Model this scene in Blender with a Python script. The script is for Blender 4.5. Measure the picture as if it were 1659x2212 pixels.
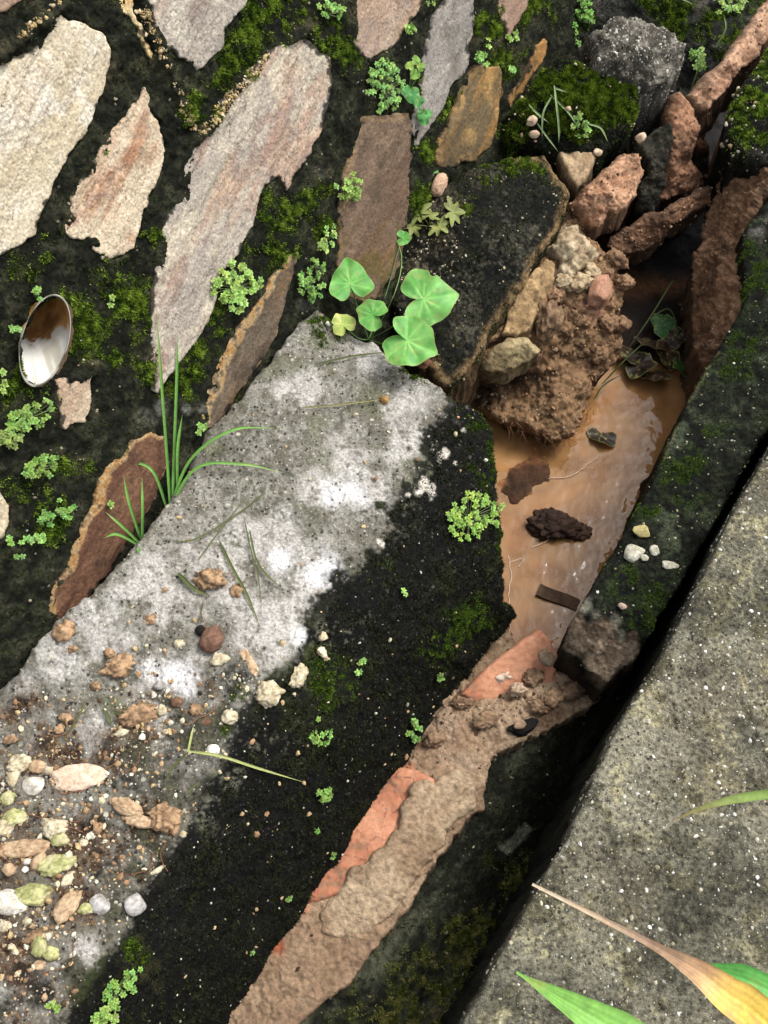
import bpy, math, random
import numpy as np

# ------------------------------------------------------------------ camera, light, exposure
scene = bpy.context.scene
for _o in list(bpy.data.objects):
    bpy.data.objects.remove(_o)
PITCH = math.radians(62); CAM_H = 1.25; FD = 2073.7      # focal length in units of a 1659 x 2212 picture
cam_d = bpy.data.cameras.new('camera'); cam = bpy.data.objects.new('camera', cam_d)
scene.collection.objects.link(cam)
cam.location = (0, 0, CAM_H); cam.rotation_euler = (math.pi/2 - PITCH, 0, 0)
cam_d.sensor_fit = 'VERTICAL'; cam_d.sensor_height = 36; cam_d.lens = 36*FD/2212
cam_d.clip_start = 0.01; cam_d.clip_end = 200
scene.camera = cam

SUN_EL = math.radians(58); SUN_AZ = math.radians(62)      # azimuth clockwise from +Y
world = bpy.data.worlds.new('World'); scene.world = world; world.use_nodes = True
nt = world.node_tree; bg = nt.nodes['Background']
sky = nt.nodes.new('ShaderNodeTexSky'); sky.sky_type = 'NISHITA'; sky.sun_disc = False
sky.sun_elevation = SUN_EL; sky.sun_rotation = SUN_AZ; sky.dust_density = 4.0; sky.air_density = 1.0
hs = nt.nodes.new('ShaderNodeHueSaturation'); hs.inputs['Saturation'].default_value = 0.25   # cloud veil greys the sky
nt.links.new(sky.outputs[0], hs.inputs['Color']); nt.links.new(hs.outputs[0], bg.inputs[0]); bg.inputs[1].default_value = 0.15
sun_d = bpy.data.lights.new('sun', 'SUN'); sun_d.energy = 1.3; sun_d.angle = math.radians(22); sun_d.color = (1, .96, .9)
sun = bpy.data.objects.new('sun', sun_d); scene.collection.objects.link(sun)
sun.location = (3, 2, 5); sun.rotation_euler = (math.pi/2 - SUN_EL, 0, math.pi - SUN_AZ)
vs = scene.view_settings; vs.view_transform = 'Standard'; vs.look = 'None'; vs.gamma = 1; vs.exposure = 1.0
vs.use_curve_mapping = False
scene.cycles.use_denoising = True

# ------------------------------------------------------------------ helpers: noise, colour, projection
rng = np.random.default_rng(7)
C0 = np.array([0, 0, CAM_H])
RT = np.array([1., 0, 0]); FW = np.array([0, math.cos(PITCH), -math.sin(PITCH)]); UP = np.array([0, math.sin(PITCH), math.cos(PITCH)])

def rays(x, y):
    x = np.asarray(x, float)[..., None]; y = np.asarray(y, float)[..., None]
    return FW + RT*(x-829.5)/FD + UP*(1106-y)/FD
def at_z(x, y, z):
    d = rays(x, y); s = (np.asarray(z, float)-CAM_H)/d[..., 2]
    return C0 + d*s[..., None]
_a = at_z(0, 1490, .02); _b = at_z(683, 665, .02)
WDIR = (_b-_a)/np.linalg.norm(_b-_a)
_t = math.radians(22)
WN = np.array([WDIR[1], -WDIR[0], 0])*math.cos(_t) + np.array([0, 0, math.sin(_t)])   # wall face normal, battered 22 degrees
def at_wall(x, y, off=0.):
    d = rays(x, y); s = ((_a-C0)@WN + off)/(d@WN)
    return C0 + d*s[..., None]

def _h(ix, iy, iz, seed):
    n = (ix*374761393 + iy*668265263 + iz*2147483647 + seed*1274126177).astype(np.int64) & 0xffffffff
    n = ((n ^ (n >> 13))*1274126177) & 0xffffffff
    n = ((n ^ (n >> 15))*2246822519) & 0xffffffff
    return ((n ^ (n >> 16)) & 0xffff)/65535.0
def vnoise(P, seed=0):
    i = np.floor(P).astype(np.int64); f = P-i; u = f*f*f*(f*(f*6-15)+10)
    r = 0
    for dx in (0, 1):
        wx = u[:, 0] if dx else 1-u[:, 0]
        for dy in (0, 1):
            wy = u[:, 1] if dy else 1-u[:, 1]
            for dz in (0, 1):
                wz = u[:, 2] if dz else 1-u[:, 2]
                r = r + wx*wy*wz*_h(i[:, 0]+dx, i[:, 1]+dy, i[:, 2]+dz, seed)
    return r*2-1
def fbm(P, scale, octv=4, seed=0, gain=.5):
    P = np.asarray(P, float)
    if P.ndim == 1: P = P[None]
    if P.shape[1] == 2: P = np.c_[P, np.zeros(len(P))]
    a = 1; r = 0; tot = 0
    for k in range(octv):
        r = r + a*vnoise(P*scale*(2.03**k)+17.3*k, seed+k*31); tot += a; a *= gain
    return r/tot*1.6
def ridged(P, scale, octv=4, seed=0):
    a = 1; r = 0; tot = 0
    for k in range(octv):
        r = r + a*(1-np.abs(vnoise(P*scale*(2.1**k)+9.1*k, seed+k*17))); tot += a; a *= .5
    return r/tot
def worley(P, scale, seed=0):
    Q = P*scale; i = np.floor(Q).astype(np.int64)
    f1 = np.full(len(P), 9.); f2 = np.full(len(P), 9.); idn = np.zeros(len(P))
    for dx in (-1, 0, 1):
        for dy in (-1, 0, 1):
            for dz in (-1, 0, 1):
                a, b, c = i[:, 0]+dx, i[:, 1]+dy, i[:, 2]+dz
                F = np.stack([a+_h(a, b, c, seed), b+_h(a, b, c, seed+1), c+_h(a, b, c, seed+2)], 1)
                d = np.linalg.norm(F-Q, axis=1)
                cl = d < f1
                f2 = np.where(cl, f1, np.minimum(f2, d)); idn = np.where(cl, _h(a, b, c, seed+5), idn); f1 = np.where(cl, d, f1)
    return f1, f2, idn

ALB = 0.72
def S(r, g, b, k=1.):
    c = np.array([r, g, b])/255.
    return np.where(c <= .04045, c/12.92, ((c+.055)/1.055)**2.4)*ALB*k
def sm(x, a, b):
    t = np.clip((x-a)/(b-a), 0, 1); return t*t*(3-2*t)
def mix(a, b, t):
    a = np.asarray(a); b = np.asarray(b)
    t = np.asarray(t)[:, None]
    return a*(1-t) + b*t

def rbf(ctrl):
    c = np.array(ctrl, float); p = c[:, :2]/500; z = c[:, 2]; n = len(p)
    A = np.zeros((n+3, n+3)); A[:n, :n] = np.linalg.norm(p[:, None]-p[None], axis=2)
    A[:n, n] = 1; A[:n, n+1:] = p; A[n:, :n] = A[:n, n:].T
    w = np.linalg.solve(A, np.r_[z, 0, 0, 0])
    def f(x, y):
        q = np.stack([np.asarray(x, float), np.asarray(y, float)], -1)/500
        sh = q.shape[:-1]; q = q.reshape(-1, 2)
        r = np.linalg.norm(q[:, None]-p[None], axis=2)@w[:n] + w[n] + q@w[n+1:]
        return r.reshape(sh)
    return f

# ------------------------------------------------------------------ helpers: mesh objects
ORG = {}
def put(name, V, F, mat, col=None, parent=None, smooth=True, base=None, spk=None):
    V = np.asarray(V, float); F = np.asarray(F, np.int64)
    me = bpy.data.meshes.new(name)
    if parent is not None: org = ORG[parent.as_pointer()]
    else:
        org = np.array(base, float) if base is not None else np.array([V[:, 0].mean(), V[:, 1].mean(), V[:, 2].min()])
    L = (V-org).astype(np.float32)
    me.vertices.add(len(L)); me.vertices.foreach_set('co', L.ravel())
    m, k = F.shape
    me.loops.add(m*k); me.loops.foreach_set('vertex_index', F.ravel().astype(np.int32))
    me.polygons.add(m)
    me.polygons.foreach_set('loop_start', (np.arange(m)*k).astype(np.int32))
    me.polygons.foreach_set('loop_total', np.full(m, k, np.int32))
    me.polygons.foreach_set('use_smooth', np.full(m, smooth))
    me.update(calc_edges=True); me.validate()
    if col is not None:
        col = np.asarray(col, float)
        if col.ndim == 1: col = np.tile(col, (len(V), 1))
        at = me.attributes.new('col', 'FLOAT_COLOR', 'POINT')
        at.data.foreach_set('color', np.c_[np.clip(col, 0, 1), np.ones(len(V))].astype(np.float32).ravel())
    if spk is not None:
        at = me.attributes.new('spk', 'FLOAT', 'POINT'); at.data.foreach_set('value', np.broadcast_to(spk, len(V)).astype(np.float32))
    me.materials.append(mat)
    o = bpy.data.objects.new(name, me); scene.collection.objects.link(o)
    if parent is None: o.location = org
    else: o.parent = parent
    ORG[o.as_pointer()] = org
    return o
def empty(name, base):
    o = bpy.data.objects.new(name, None); o.empty_display_size = .02; scene.collection.objects.link(o)
    o.location = base; ORG[o.as_pointer()] = np.array(base, float); return o
def tag(o, label=None, cat=None, group=None, kind=None):
    for k, v in (('label', label), ('category', cat), ('group', group), ('kind', kind)):
        if v: o[k] = v
    if label and not kind: o['kind'] = 'thing'
    return o

def vnormals(V, F):
    n = np.cross(V[F[:, 1]]-V[F[:, 0]], V[F[:, 2]]-V[F[:, 0]])
    N = np.zeros_like(V)
    for k in range(3): np.add.at(N, F[:, k], n)
    return N/np.maximum(np.linalg.norm(N, axis=1), 1e-12)[:, None]

def in_poly(x, y, poly):
    r = np.zeros(x.shape, bool); n = len(poly)
    for i in range(n):
        x1, y1 = poly[i]; x2, y2 = poly[(i+1) % n]
        if y1 == y2: continue
        c = ((y1 > y) != (y2 > y)) & (x < (x2-x1)*(y-y1)/(y2-y1)+x1)
        r ^= c
    return r
def near_poly(x, y, poly):
    """distance and nearest point on a closed outline"""
    best = np.full(x.shape, 1e9); bx = x.copy(); by = y.copy(); n = len(poly)
    for i in range(n):
        x1, y1 = poly[i]; x2, y2 = poly[(i+1) % n]
        dx, dy = x2-x1, y2-y1; L = dx*dx+dy*dy
        if L < 1e-9: continue
        t = np.clip(((x-x1)*dx+(y-y1)*dy)/L, 0, 1); qx = x1+t*dx; qy = y1+t*dy
        d = np.hypot(x-qx, y-qy); m = d < best
        best = np.where(m, d, best); bx = np.where(m, qx, bx); by = np.where(m, qy, by)
    return best, bx, by
def rough_outline(pts, step, jit, seed, scale=.03):
    out = []; n = len(pts)
    for i in range(n):
        a = np.array(pts[i], float); b = np.array(pts[(i+1) % n], float)
        k = max(1, int(np.linalg.norm(b-a)/step))
        for j in range(k): out.append(a+(b-a)*j/k)
    out = np.array(out)
    out[:, 0] += jit*fbm(out, scale, 3, seed, .5); out[:, 1] += jit*fbm(out+300, scale, 3, seed+5, .5)
    return out

class Sheet: pass
def sheet(outline, pos, step=4, jit=3, seed=1, rnd=0, rdrop=.01, disp=None, skirt=.05, sdir=(0, 0, -1), rings=3, inset=.0, jscale=.03, pushn=None):
    """a solid patch of surface: an outline seen in the photograph, laid on the surface pos(x, y), with depth below its rim"""
    poly = rough_outline(outline, step*1.5, jit, seed, jscale)
    x0, y0 = poly.min(0)-step; x1, y1 = poly.max(0)+step
    gx = np.arange(x0, x1+step, step); gy = np.arange(y0, y1+step, step)
    X, Y = np.meshgrid(gx, gy); ny, nx = X.shape
    ins = in_poly(X, Y, poly)
    cell = ins[:-1, :-1] | ins[1:, :-1] | ins[:-1, 1:] | ins[1:, 1:]
    used = np.zeros_like(ins); used[:-1, :-1] |= cell; used[1:, :-1] |= cell; used[:-1, 1:] |= cell; used[1:, 1:] |= cell
    idx = -np.ones(X.shape, int); idx[used] = np.arange(used.sum())
    x = X[used]; y = Y[used]; inside = ins[used]
    d = np.full(x.shape, 1e9)
    if rnd > 0: d, bx, by = near_poly(x, y, poly)
    else:
        o = ~inside; dd, bx_, by_ = near_poly(x[o], y[o], poly); bx = x.copy(); by = y.copy(); bx[o] = bx_; by[o] = by_; d[o] = 0
    x = np.where(inside, x, bx); y = np.where(inside, y, by); d = np.where(inside, d, 0)
    jj = (rng.random((len(x), 2))-.5)*step*.5*inside[:, None]
    x = x+jj[:, 0]; y = y+jj[:, 1]
    a, b, c, e = idx[:-1, :-1][cell], idx[:-1, 1:][cell], idx[1:, 1:][cell], idx[1:, :-1][cell]
    fl = rng.random(len(a)) < .5
    F = np.where(fl[:, None], np.c_[a, e, c], np.c_[a, e, b]); G = np.where(fl[:, None], np.c_[a, c, b], np.c_[b, e, c])
    F = np.r_[F, G]
    V = pos(x, y)
    N = np.cross(pos(x, y-1.5)-pos(x, y+1.5), pos(x-1.5, y)-pos(x+1.5, y)); N /= np.linalg.norm(N, axis=1)[:, None]
    s = Sheet(); s.x, s.y, s.d, s.n = x, y, d, len(x); s.N = N; s.seed = seed
    if rnd > 0:
        t = np.clip(d/rnd, 0, 1); V = V - N*(rdrop*(1-np.sqrt(1-(1-t)**2)))[:, None]
    if disp is not None:
        V = V + N*disp(V, x, y, d)[:, None]
    s.N = vnormals(V, F)
    if skirt > 0:
        ed = np.sort(np.r_[F[:, [0, 1]], F[:, [1, 2]], F[:, [2, 0]]], axis=1)
        dirE = np.r_[F[:, [0, 1]], F[:, [1, 2]], F[:, [2, 0]]]
        key = ed[:, 0]*(len(V)+1)+ed[:, 1]; u, inv, cnt = np.unique(key, return_inverse=True, return_counts=True)
        be = dirE[cnt[inv] == 1]
        bv = np.unique(be); m = {v: i for i, v in enumerate(bv)}
        cen = V.mean(0); sd = np.array(sdir, float)
        prev = bv; VV = [V]; FF = [F]; sx = [x]; sy = [y]; nn = len(V)
        for r in range(1, rings+1):
            q = V[bv] + sd*skirt*r/rings + (cen-V[bv])*inset*r/rings
            q = q + np.stack([fbm(q, 40, 3, seed+70+k) for k in range(3)], 1)*min(.009, skirt*.12)*(r/rings)**.5
            new = nn+np.arange(len(bv)); nn += len(bv); VV.append(q); sx.append(x[bv]); sy.append(y[bv])
            i0 = np.array([m[v] for v in be[:, 0]]); i1 = np.array([m[v] for v in be[:, 1]])
            p0, p1, n0, n1 = prev[i0], prev[i1], new[i0], new[i1]
            FF += [np.c_[p1, p0, n0], np.c_[p1, n0, n1]]; prev = new
        V = np.concatenate(VV); F = np.concatenate(FF); x = np.concatenate(sx); y = np.concatenate(sy)
    s.V, s.F = V, F; s.X, s.Y = x, y; s.skirt = np.arange(len(V)) >= s.n
    s.D = np.r_[d, np.zeros(len(V)-s.n)]
    return s

def ico(sub):
    import bmesh
    bm = bmesh.new(); bmesh.ops.create_icosphere(bm, subdivisions=sub, radius=1)
    V = np.array([v.co[:] for v in bm.verts]); F = np.array([[v.index for v in f.verts] for f in bm.faces]); bm.free()
    return V, F
ICO = {k: ico(k) for k in (1, 2, 3, 4, 5)}
def rock(seed, dims, sub=3, facets=8, rough=.12, crumb=0., flat=.85):
    V, F = ICO[sub]; V = V.copy(); r = np.random.default_rng(seed)
    for _ in range(facets):
        n = r.normal(size=3); n /= np.linalg.norm(n); h = r.uniform(.55 if facets > 15 else .62, flat-.1*(facets > 15))
        dd = V@n-h; V = V-n*np.maximum(dd, 0)[:, None]*(1. if facets > 15 else .85)
    k = 1+rough*fbm(V+seed*3.1, 1.3, 4, seed)+rough*.7*fbm(V+seed, 4, 4, seed+3, .6)
    if crumb:
        f1, f2, _ = worley(V+seed, 3.2, seed); k += crumb*(.5-f1)
    V = V*k[:, None]
    return V*np.array(dims), F

def frame_of(n, ang, view_up=UP):
    """axes on a surface of normal n: e1 turned by ang (picture angle, counter-clockwise from picture right)"""
    e1 = RT*math.cos(ang)+UP*math.sin(ang); e1 = e1-n*(e1@n); e1 /= np.linalg.norm(e1)
    return e1, np.cross(n, e1), n

def tube(pts, rad, sides=6):
    P = np.asarray(pts, float); n = len(P); T = np.gradient(P, axis=0); T /= np.maximum(np.linalg.norm(T, axis=1), 1e-9)[:, None]
    ref = np.array([.3, .2, .93]); A = np.cross(T, ref); A /= np.maximum(np.linalg.norm(A, axis=1), 1e-9)[:, None]; B = np.cross(T, A)
    rad = np.broadcast_to(rad, n)
    th = np.arange(sides)*2*math.pi/sides
    V = P[:, None]+rad[:, None, None]*(np.cos(th)[None, :, None]*A[:, None]+np.sin(th)[None, :, None]*B[:, None])
    V = V.reshape(-1, 3); F = []
    for i in range(n-1):
        for j in range(sides):
            k = (j+1) % sides; a, b, c, d = i*sides+j, i*sides+k, (i+1)*sides+k, (i+1)*sides+j
            F += [[a, b, c], [a, c, d]]
    return V, np.array(F)
def spline(pts, n=16):
    P = np.asarray(pts, float); m = len(P)
    if m == 2: return P[0]+(P[1]-P[0])*np.linspace(0, 1, n)[:, None]
    Q = np.vstack([2*P[0]-P[1], P, 2*P[-1]-P[-2]]); out = []
    for t in np.linspace(0, m-1-1e-6, n):
        i = int(t); f = t-i; a, b, c, d = Q[i:i+4]
        out.append(.5*((2*b)+(c-a)*f+(2*a-5*b+4*c-d)*f*f+(3*b-a-3*c+d)*f**3))
    return np.array(out)
def ribbon(pts, width, up, fold=.25, nc=3):
    """a grass blade: folded strip with real thickness and nc columns, pointed by its width profile; returns t and u along and across"""
    P = np.asarray(pts, float); n = len(P); T = np.gradient(P, axis=0); T /= np.linalg.norm(T, axis=1)[:, None]
    up = np.asarray(up, float); A = np.cross(T, up); A /= np.linalg.norm(A, axis=1)[:, None]; Nn = np.cross(A, T)
    w = np.broadcast_to(width, n)[:, None]; th = .00025; us = np.linspace(-.5, .5, nc)
    top = [P+A*w*u+Nn*w*fold*2*abs(u) for u in us]; V = np.concatenate(top+[q-Nn*th for q in top]); F = []; h = nc*n
    for i in range(n-1):
        for u in range(nc-1):
            a, b, c, d = u*n+i, (u+1)*n+i, (u+1)*n+i+1, u*n+i+1; F += [[a, b, c], [a, c, d], [a+h, c+h, b+h], [a+h, d+h, c+h]]
        for (u, v) in ((0, nc), (2*nc-1, nc-1)):
            a, b, c, d = u*n+i, v*n+i, v*n+i+1, u*n+i+1; F += [[a, b, c], [a, c, d]]
    return V, np.array(F), np.tile(np.linspace(0, 1, n), 2*nc), np.tile(np.repeat(us, n), 2)
def join(lst):
    V = []; F = []; Cc = []; n = 0
    for it in lst:
        V.append(it[0]); F.append(np.asarray(it[1])+n); n += len(it[0])
        if len(it) > 2: Cc.append(np.broadcast_to(it[2], (len(it[0]), 3)))
    return np.concatenate(V), np.concatenate(F), (np.concatenate(Cc) if Cc else None)

# ------------------------------------------------------------------ materials
def surf_mat(name, rough=.9, bump=.5, bdist=.003, bscale=260, var=.5, vscale=330, spec=.25, speck=None, fine=900, translucent=0., coat=0.):
    m = bpy.data.materials.new(name); m.use_nodes = True; t = m.node_tree; N = t.nodes; L = t.links
    p = N['Principled BSDF']; p.inputs['Roughness'].default_value = rough; p.inputs['Specular IOR Level'].default_value = spec
    if coat: p.inputs['Coat Weight'].default_value = coat; p.inputs['Coat Roughness'].default_value = .25
    at = N.new('ShaderNodeAttribute'); at.attribute_name = 'col'
    geo = N.new('ShaderNodeNewGeometry')
    def noise(sc, det=5, rg=.6):
        n = N.new('ShaderNodeTexNoise'); n.inputs['Scale'].default_value = sc; n.inputs['Detail'].default_value = det
        n.inputs['Roughness'].default_value = rg; L.new(geo.outputs['Position'], n.inputs['Vector']); return n.outputs['Fac']
    def mul(col, fac, lo, hi):
        r = N.new('ShaderNodeMapRange'); L.new(fac, r.inputs['Value'])
        r.inputs['From Min'].default_value = .3; r.inputs['From Max'].default_value = .7
        r.inputs['To Min'].default_value = lo; r.inputs['To Max'].default_value = hi
        x = N.new('ShaderNodeMix'); x.data_type = 'RGBA'; x.blend_type = 'MULTIPLY'; x.inputs['Factor'].default_value = 1
        L.new(col, x.inputs['A']); L.new(r.outputs[0], x.inputs['B']); return x.outputs['Result']
    c = mul(at.outputs['Color'], noise(vscale), 1-var, 1+var)
    c = mul(c, noise(fine, 3), 1-var*.5, 1+var*.5)
    hgt = noise(bscale, 8, .68)
    if speck:
        sa = N.new('ShaderNodeAttribute'); sa.attribute_name = 'spk'
        for (scl, colr, dens, rad, seed) in speck:
            v = N.new('ShaderNodeTexVoronoi'); v.inputs['Scale'].default_value = scl
            off = N.new('ShaderNodeVectorMath'); off.operation = 'ADD'; off.inputs[1].default_value = (seed, seed*.7, seed*1.3)
            wn = N.new('ShaderNodeTexNoise'); wn.inputs['Scale'].default_value = scl*2.5; L.new(geo.outputs['Position'], wn.inputs['Vector'])
            sc2 = N.new('ShaderNodeVectorMath'); sc2.operation = 'MULTIPLY_ADD'; L.new(wn.outputs['Color'], sc2.inputs[0])
            sc2.inputs[1].default_value = (.5/scl,)*3; L.new(geo.outputs['Position'], sc2.inputs[2])
            L.new(sc2.outputs[0], off.inputs[0]); L.new(off.outputs[0], v.inputs['Vector'])
            sp = N.new('ShaderNodeSeparateColor'); L.new(v.outputs['Color'], sp.inputs[0])
            # grain radius differs from cell to cell; only a share of the cells hold a grain
            r = N.new('ShaderNodeMath'); r.operation = 'SUBTRACT'; L.new(sp.outputs[0], r.inputs[0]); r.inputs[1].default_value = 1-dens
            r2 = N.new('ShaderNodeMath'); r2.operation = 'MULTIPLY'; L.new(r.outputs[0], r2.inputs[0]); r2.inputs[1].default_value = rad/dens
            g = N.new('ShaderNodeMath'); g.operation = 'SUBTRACT'; L.new(r2.outputs[0], g.inputs[0]); L.new(v.outputs['Distance'], g.inputs[1])
            mr = N.new('ShaderNodeMapRange'); L.new(g.outputs[0], mr.inputs['Value']); mr.inputs['From Min'].default_value = -.02; mr.inputs['From Max'].default_value = .06
            gm = N.new('ShaderNodeMath'); gm.operation = 'MULTIPLY'; L.new(mr.outputs[0], gm.inputs[0]); L.new(sa.outputs['Fac'], gm.inputs[1])
            x = N.new('ShaderNodeMix'); x.data_type = 'RGBA'; L.new(gm.outputs[0], x.inputs['Factor']); L.new(c, x.inputs['A']); x.inputs['B'].default_value = (*colr, 1)
            c = x.outputs['Result']
            ad = N.new('ShaderNodeMath'); ad.operation = 'MULTIPLY_ADD'; L.new(gm.outputs[0], ad.inputs[0]); ad.inputs[1].default_value = .25; L.new(hgt, ad.inputs[2]); hgt = ad.outputs[0]
    L.new(c, p.inputs['Base Color'])
    b = N.new('ShaderNodeBump'); b.inputs['Strength'].default_value = bump; b.inputs['Distance'].default_value = bdist
    L.new(hgt, b.inputs['Height']); L.new(b.outputs[0], p.inputs['Normal'])
    if translucent:
        tr = N.new('ShaderNodeBsdfTranslucent'); L.new(c, tr.inputs['Color'])
        ms = N.new('ShaderNodeMixShader'); ms.inputs[0].default_value = translucent
        L.new(p.outputs[0], ms.inputs[1]); L.new(tr.outputs[0], ms.inputs[2]); L.new(ms.outputs[0], N['Material Output'].inputs['Surface'])
    return m
M = {
 'mortar': surf_mat('black_mossy_mortar', .95, .8, .004, 220, .6, 160, .1, speck=[(170, S(190, 180, 150), .05, .4, 3)]),
 'stone': surf_mat('schist_stone', .85, .6, .0022, 420, .36, 300, .25),
 'ledge': surf_mat('weathered_concrete', .93, .9, .004, 240, .42, 260, .15,
        speck=[(190, S(30, 32, 28), .3, .5, 1), (260, S(205, 200, 190), .22, .45, 5), (120, S(215, 208, 190), .06, .42, 9)]),
 'slab': surf_mat('speckled_concrete', .93, 1., .005, 300, .75, 170, .15,
        speck=[(230, S(20, 20, 18), .35, .5, 4), (170, S(216, 212, 200), .08, .42, 11), (420, S(190, 186, 168), .3, .45, 13), (700, S(40, 40, 34), .35, .5, 17)]),
 'dark': surf_mat('dark_biofilm_concrete', .95, .9, .004, 230, .6, 150, .1, speck=[(210, S(170, 165, 140), .05, .4, 3)]),
 'soil': surf_mat('wet_clay_soil', .8, .9, .005, 170, .42, 110, .25, speck=None),
 'clod': surf_mat('dried_clay', .9, .6, .002, 380, .3, 260, .2),
 'clay': surf_mat('terracotta', .75, .35, .0015, 320, .2, 150, .3),
 'moss': surf_mat('moss_fibres', .8, .0, .001, 300, .35, 90, .15, translucent=.25),
 'leaf': surf_mat('soft_green_leaf', .5, .25, .0008, 420, .14, 120, .35, translucent=.3),
 'grass': surf_mat('grass_blade', .5, .15, .0005, 500, .15, 200, .35, translucent=.35),
 'pvc': surf_mat('pvc_plastic', .85, .3, .001, 300, .08, 60, .4),
}
def water_mat():
    m = bpy.data.materials.new('muddy_water'); m.use_nodes = True; t = m.node_tree; N = t.nodes; L = t.links
    N.remove(N['Principled BSDF']); geo = N.new('ShaderNodeNewGeometry')
    n = N.new('ShaderNodeTexNoise'); n.inputs['Scale'].default_value = 14; n.inputs['Detail'].default_value = 4; L.new(geo.outputs['Position'], n.inputs['Vector'])
    r = N.new('ShaderNodeValToRGB'); L.new(n.outputs['Fac'], r.inputs[0])
    r.color_ramp.elements[0].color = (*S(172, 126, 80), 1); r.color_ramp.elements[1].color = (*S(218, 168, 112), 1)
    r.color_ramp.elements[0].position = .35; r.color_ramp.elements[1].position = .68
    d = N.new('ShaderNodeBsdfDiffuse'); L.new(r.outputs[0], d.inputs[0])
    tr = N.new('ShaderNodeBsdfTransparent'); tr.inputs[0].default_value = (.9, .74, .55, 1)
    a = N.new('ShaderNodeMixShader'); a.inputs[0].default_value = .42; L.new(d.outputs[0], a.inputs[1]); L.new(tr.outputs[0], a.inputs[2])
    n2 = N.new('ShaderNodeTexNoise'); n2.inputs['Scale'].default_value = 32; n2.inputs['Detail'].default_value = 2; L.new(geo.outputs['Position'], n2.inputs['Vector'])
    b = N.new('ShaderNodeBump'); b.inputs['Strength'].default_value = .5; b.inputs['Distance'].default_value = .0055; L.new(n2.outputs['Fac'], b.inputs['Height'])
    g = N.new('ShaderNodeBsdfGlossy'); g.inputs['Roughness'].default_value = .03; L.new(b.outputs[0], g.inputs['Normal'])
    fr = N.new('ShaderNodeFresnel'); fr.inputs[0].default_value = 1.4; L.new(b.outputs[0], fr.inputs['Normal'])
    x = N.new('ShaderNodeMixShader'); L.new(fr.outputs[0], x.inputs[0]); L.new(a.outputs[0], x.inputs[1]); L.new(g.outputs[0], x.inputs[2])
    L.new(x.outputs[0], N['Material Output'].inputs['Surface']); return m
M['water'] = water_mat()

def blob(x, y, items, seed, warp=.45, soft=.5, scale=.02):
    """uneven patches: (centre x, centre y, radius) with a noisy rim, 0..1"""
    n = fbm(np.c_[x, y], scale, 4, seed); r = np.zeros(len(x))
    for (cx, cy, rad) in items:
        q = np.hypot(x-cx, y-cy)/rad
        r = np.maximum(r, np.clip((1+warp*n-q)/soft, 0, 1))
    return r

def fibres(V, F, wgt, n, h, w, cols, parent, name='moss', seed=0, lean=.7, mat='moss'):
    """moss: short fibres standing on the triangles of a surface, denser where wgt is high"""
    r = np.random.default_rng(seed)
    A = np.linalg.norm(np.cross(V[F[:, 1]]-V[F[:, 0]], V[F[:, 2]]-V[F[:, 0]]), axis=1)
    p = A*wgt[F].mean(1); p = p/p.sum()
    f = r.choice(len(F), n, p=p); u = r.random((n, 2)); k = u.sum(1) > 1; u[k] = 1-u[k]
    a, b, c = V[F[f, 0]], V[F[f, 1]], V[F[f, 2]]
    P = a+(b-a)*u[:, :1]+(c-a)*u[:, 1:]
    nn = np.cross(b-a, c-a); nn /= np.maximum(np.linalg.norm(nn, axis=1), 1e-12)[:, None]
    g = fbm(P, 120, 2, seed+1); dr = nn+r.normal(size=(n, 3))*lean*.6; dr /= np.linalg.norm(dr, axis=1)[:, None]
    tt = np.cross(dr, r.normal(size=(n, 3))); tt /= np.linalg.norm(tt, axis=1)[:, None]
    hh = h*(.5+r.random(n))*(1+.5*g)*(.5+.5*wgt[F[f]].mean(1)); ww = w*(.6+.8*r.random(n))
    VV = np.stack([P-nn*.0006-tt*ww[:, None], P-nn*.0006+tt*ww[:, None], P+dr*hh[:, None]], 1).reshape(-1, 3)
    cl = np.array(cols); ci = np.clip(((g*.5+.5)+r.normal(size=n)*.18)*len(cl), 0, len(cl)-1).astype(int)
    cc = cl[ci]*(.75+.5*r.random((n, 1)))
    cc = np.repeat(cc, 3, axis=0); cc[0::3] *= .6; cc[1::3] *= .6
    o = put(name, VV, np.arange(3*n).reshape(-1, 3), M[mat], cc, parent, smooth=False); o['kind'] = 'stuff'; return o

def grains(V, F, wgt, n, smin, smax, cols, parent, name='aggregate', seed=0, sink=.35):
    """small stones set into a surface, joined as one part"""
    r = np.random.default_rng(seed); bV, bF = ICO[1]
    A = np.linalg.norm(np.cross(V[F[:, 1]]-V[F[:, 0]], V[F[:, 2]]-V[F[:, 0]]), axis=1)
    p = A*wgt[F].mean(1); p = p/p.sum(); f = r.choice(len(F), n, p=p)
    P = V[F[f]].mean(1); nn = np.cross(V[F[f, 1]]-V[F[f, 0]], V[F[f, 2]]-V[F[f, 0]]); nn /= np.linalg.norm(nn, axis=1)[:, None]
    VV = []; FF = []; CC = []
    cl = np.array(cols)
    for i in range(n):
        s = smin*(smax/smin)**(r.random()**2.2); ax = np.linalg.qr(r.normal(size=(3, 3)))[0]
        b = (bV*(1+.5*(r.random((len(bV), 1))-.5)))@np.diag([1, r.uniform(.6, 1), r.uniform(.5, .8)])@ax*s
        VV.append(b+P[i]+nn[i]*s*(.5-sink*2)); FF.append(bF+i*len(bV)); CC.append(np.tile(cl[r.integers(len(cl))]*r.uniform(.75, 1.1), (len(bV), 1)))
    o = put(name, np.concatenate(VV), np.concatenate(FF), M['clod'], np.concatenate(CC), parent, smooth=False); o['kind'] = 'stuff'; return o

GREENS = [S(46, 62, 20), S(84, 110, 30), S(120, 152, 44), S(160, 186, 70)]
DARKG = [S(24, 26, 18), S(36, 41, 23), S(50, 60, 29), S(68, 82, 37)]
BLACK = S(24, 24, 20); 
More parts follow.
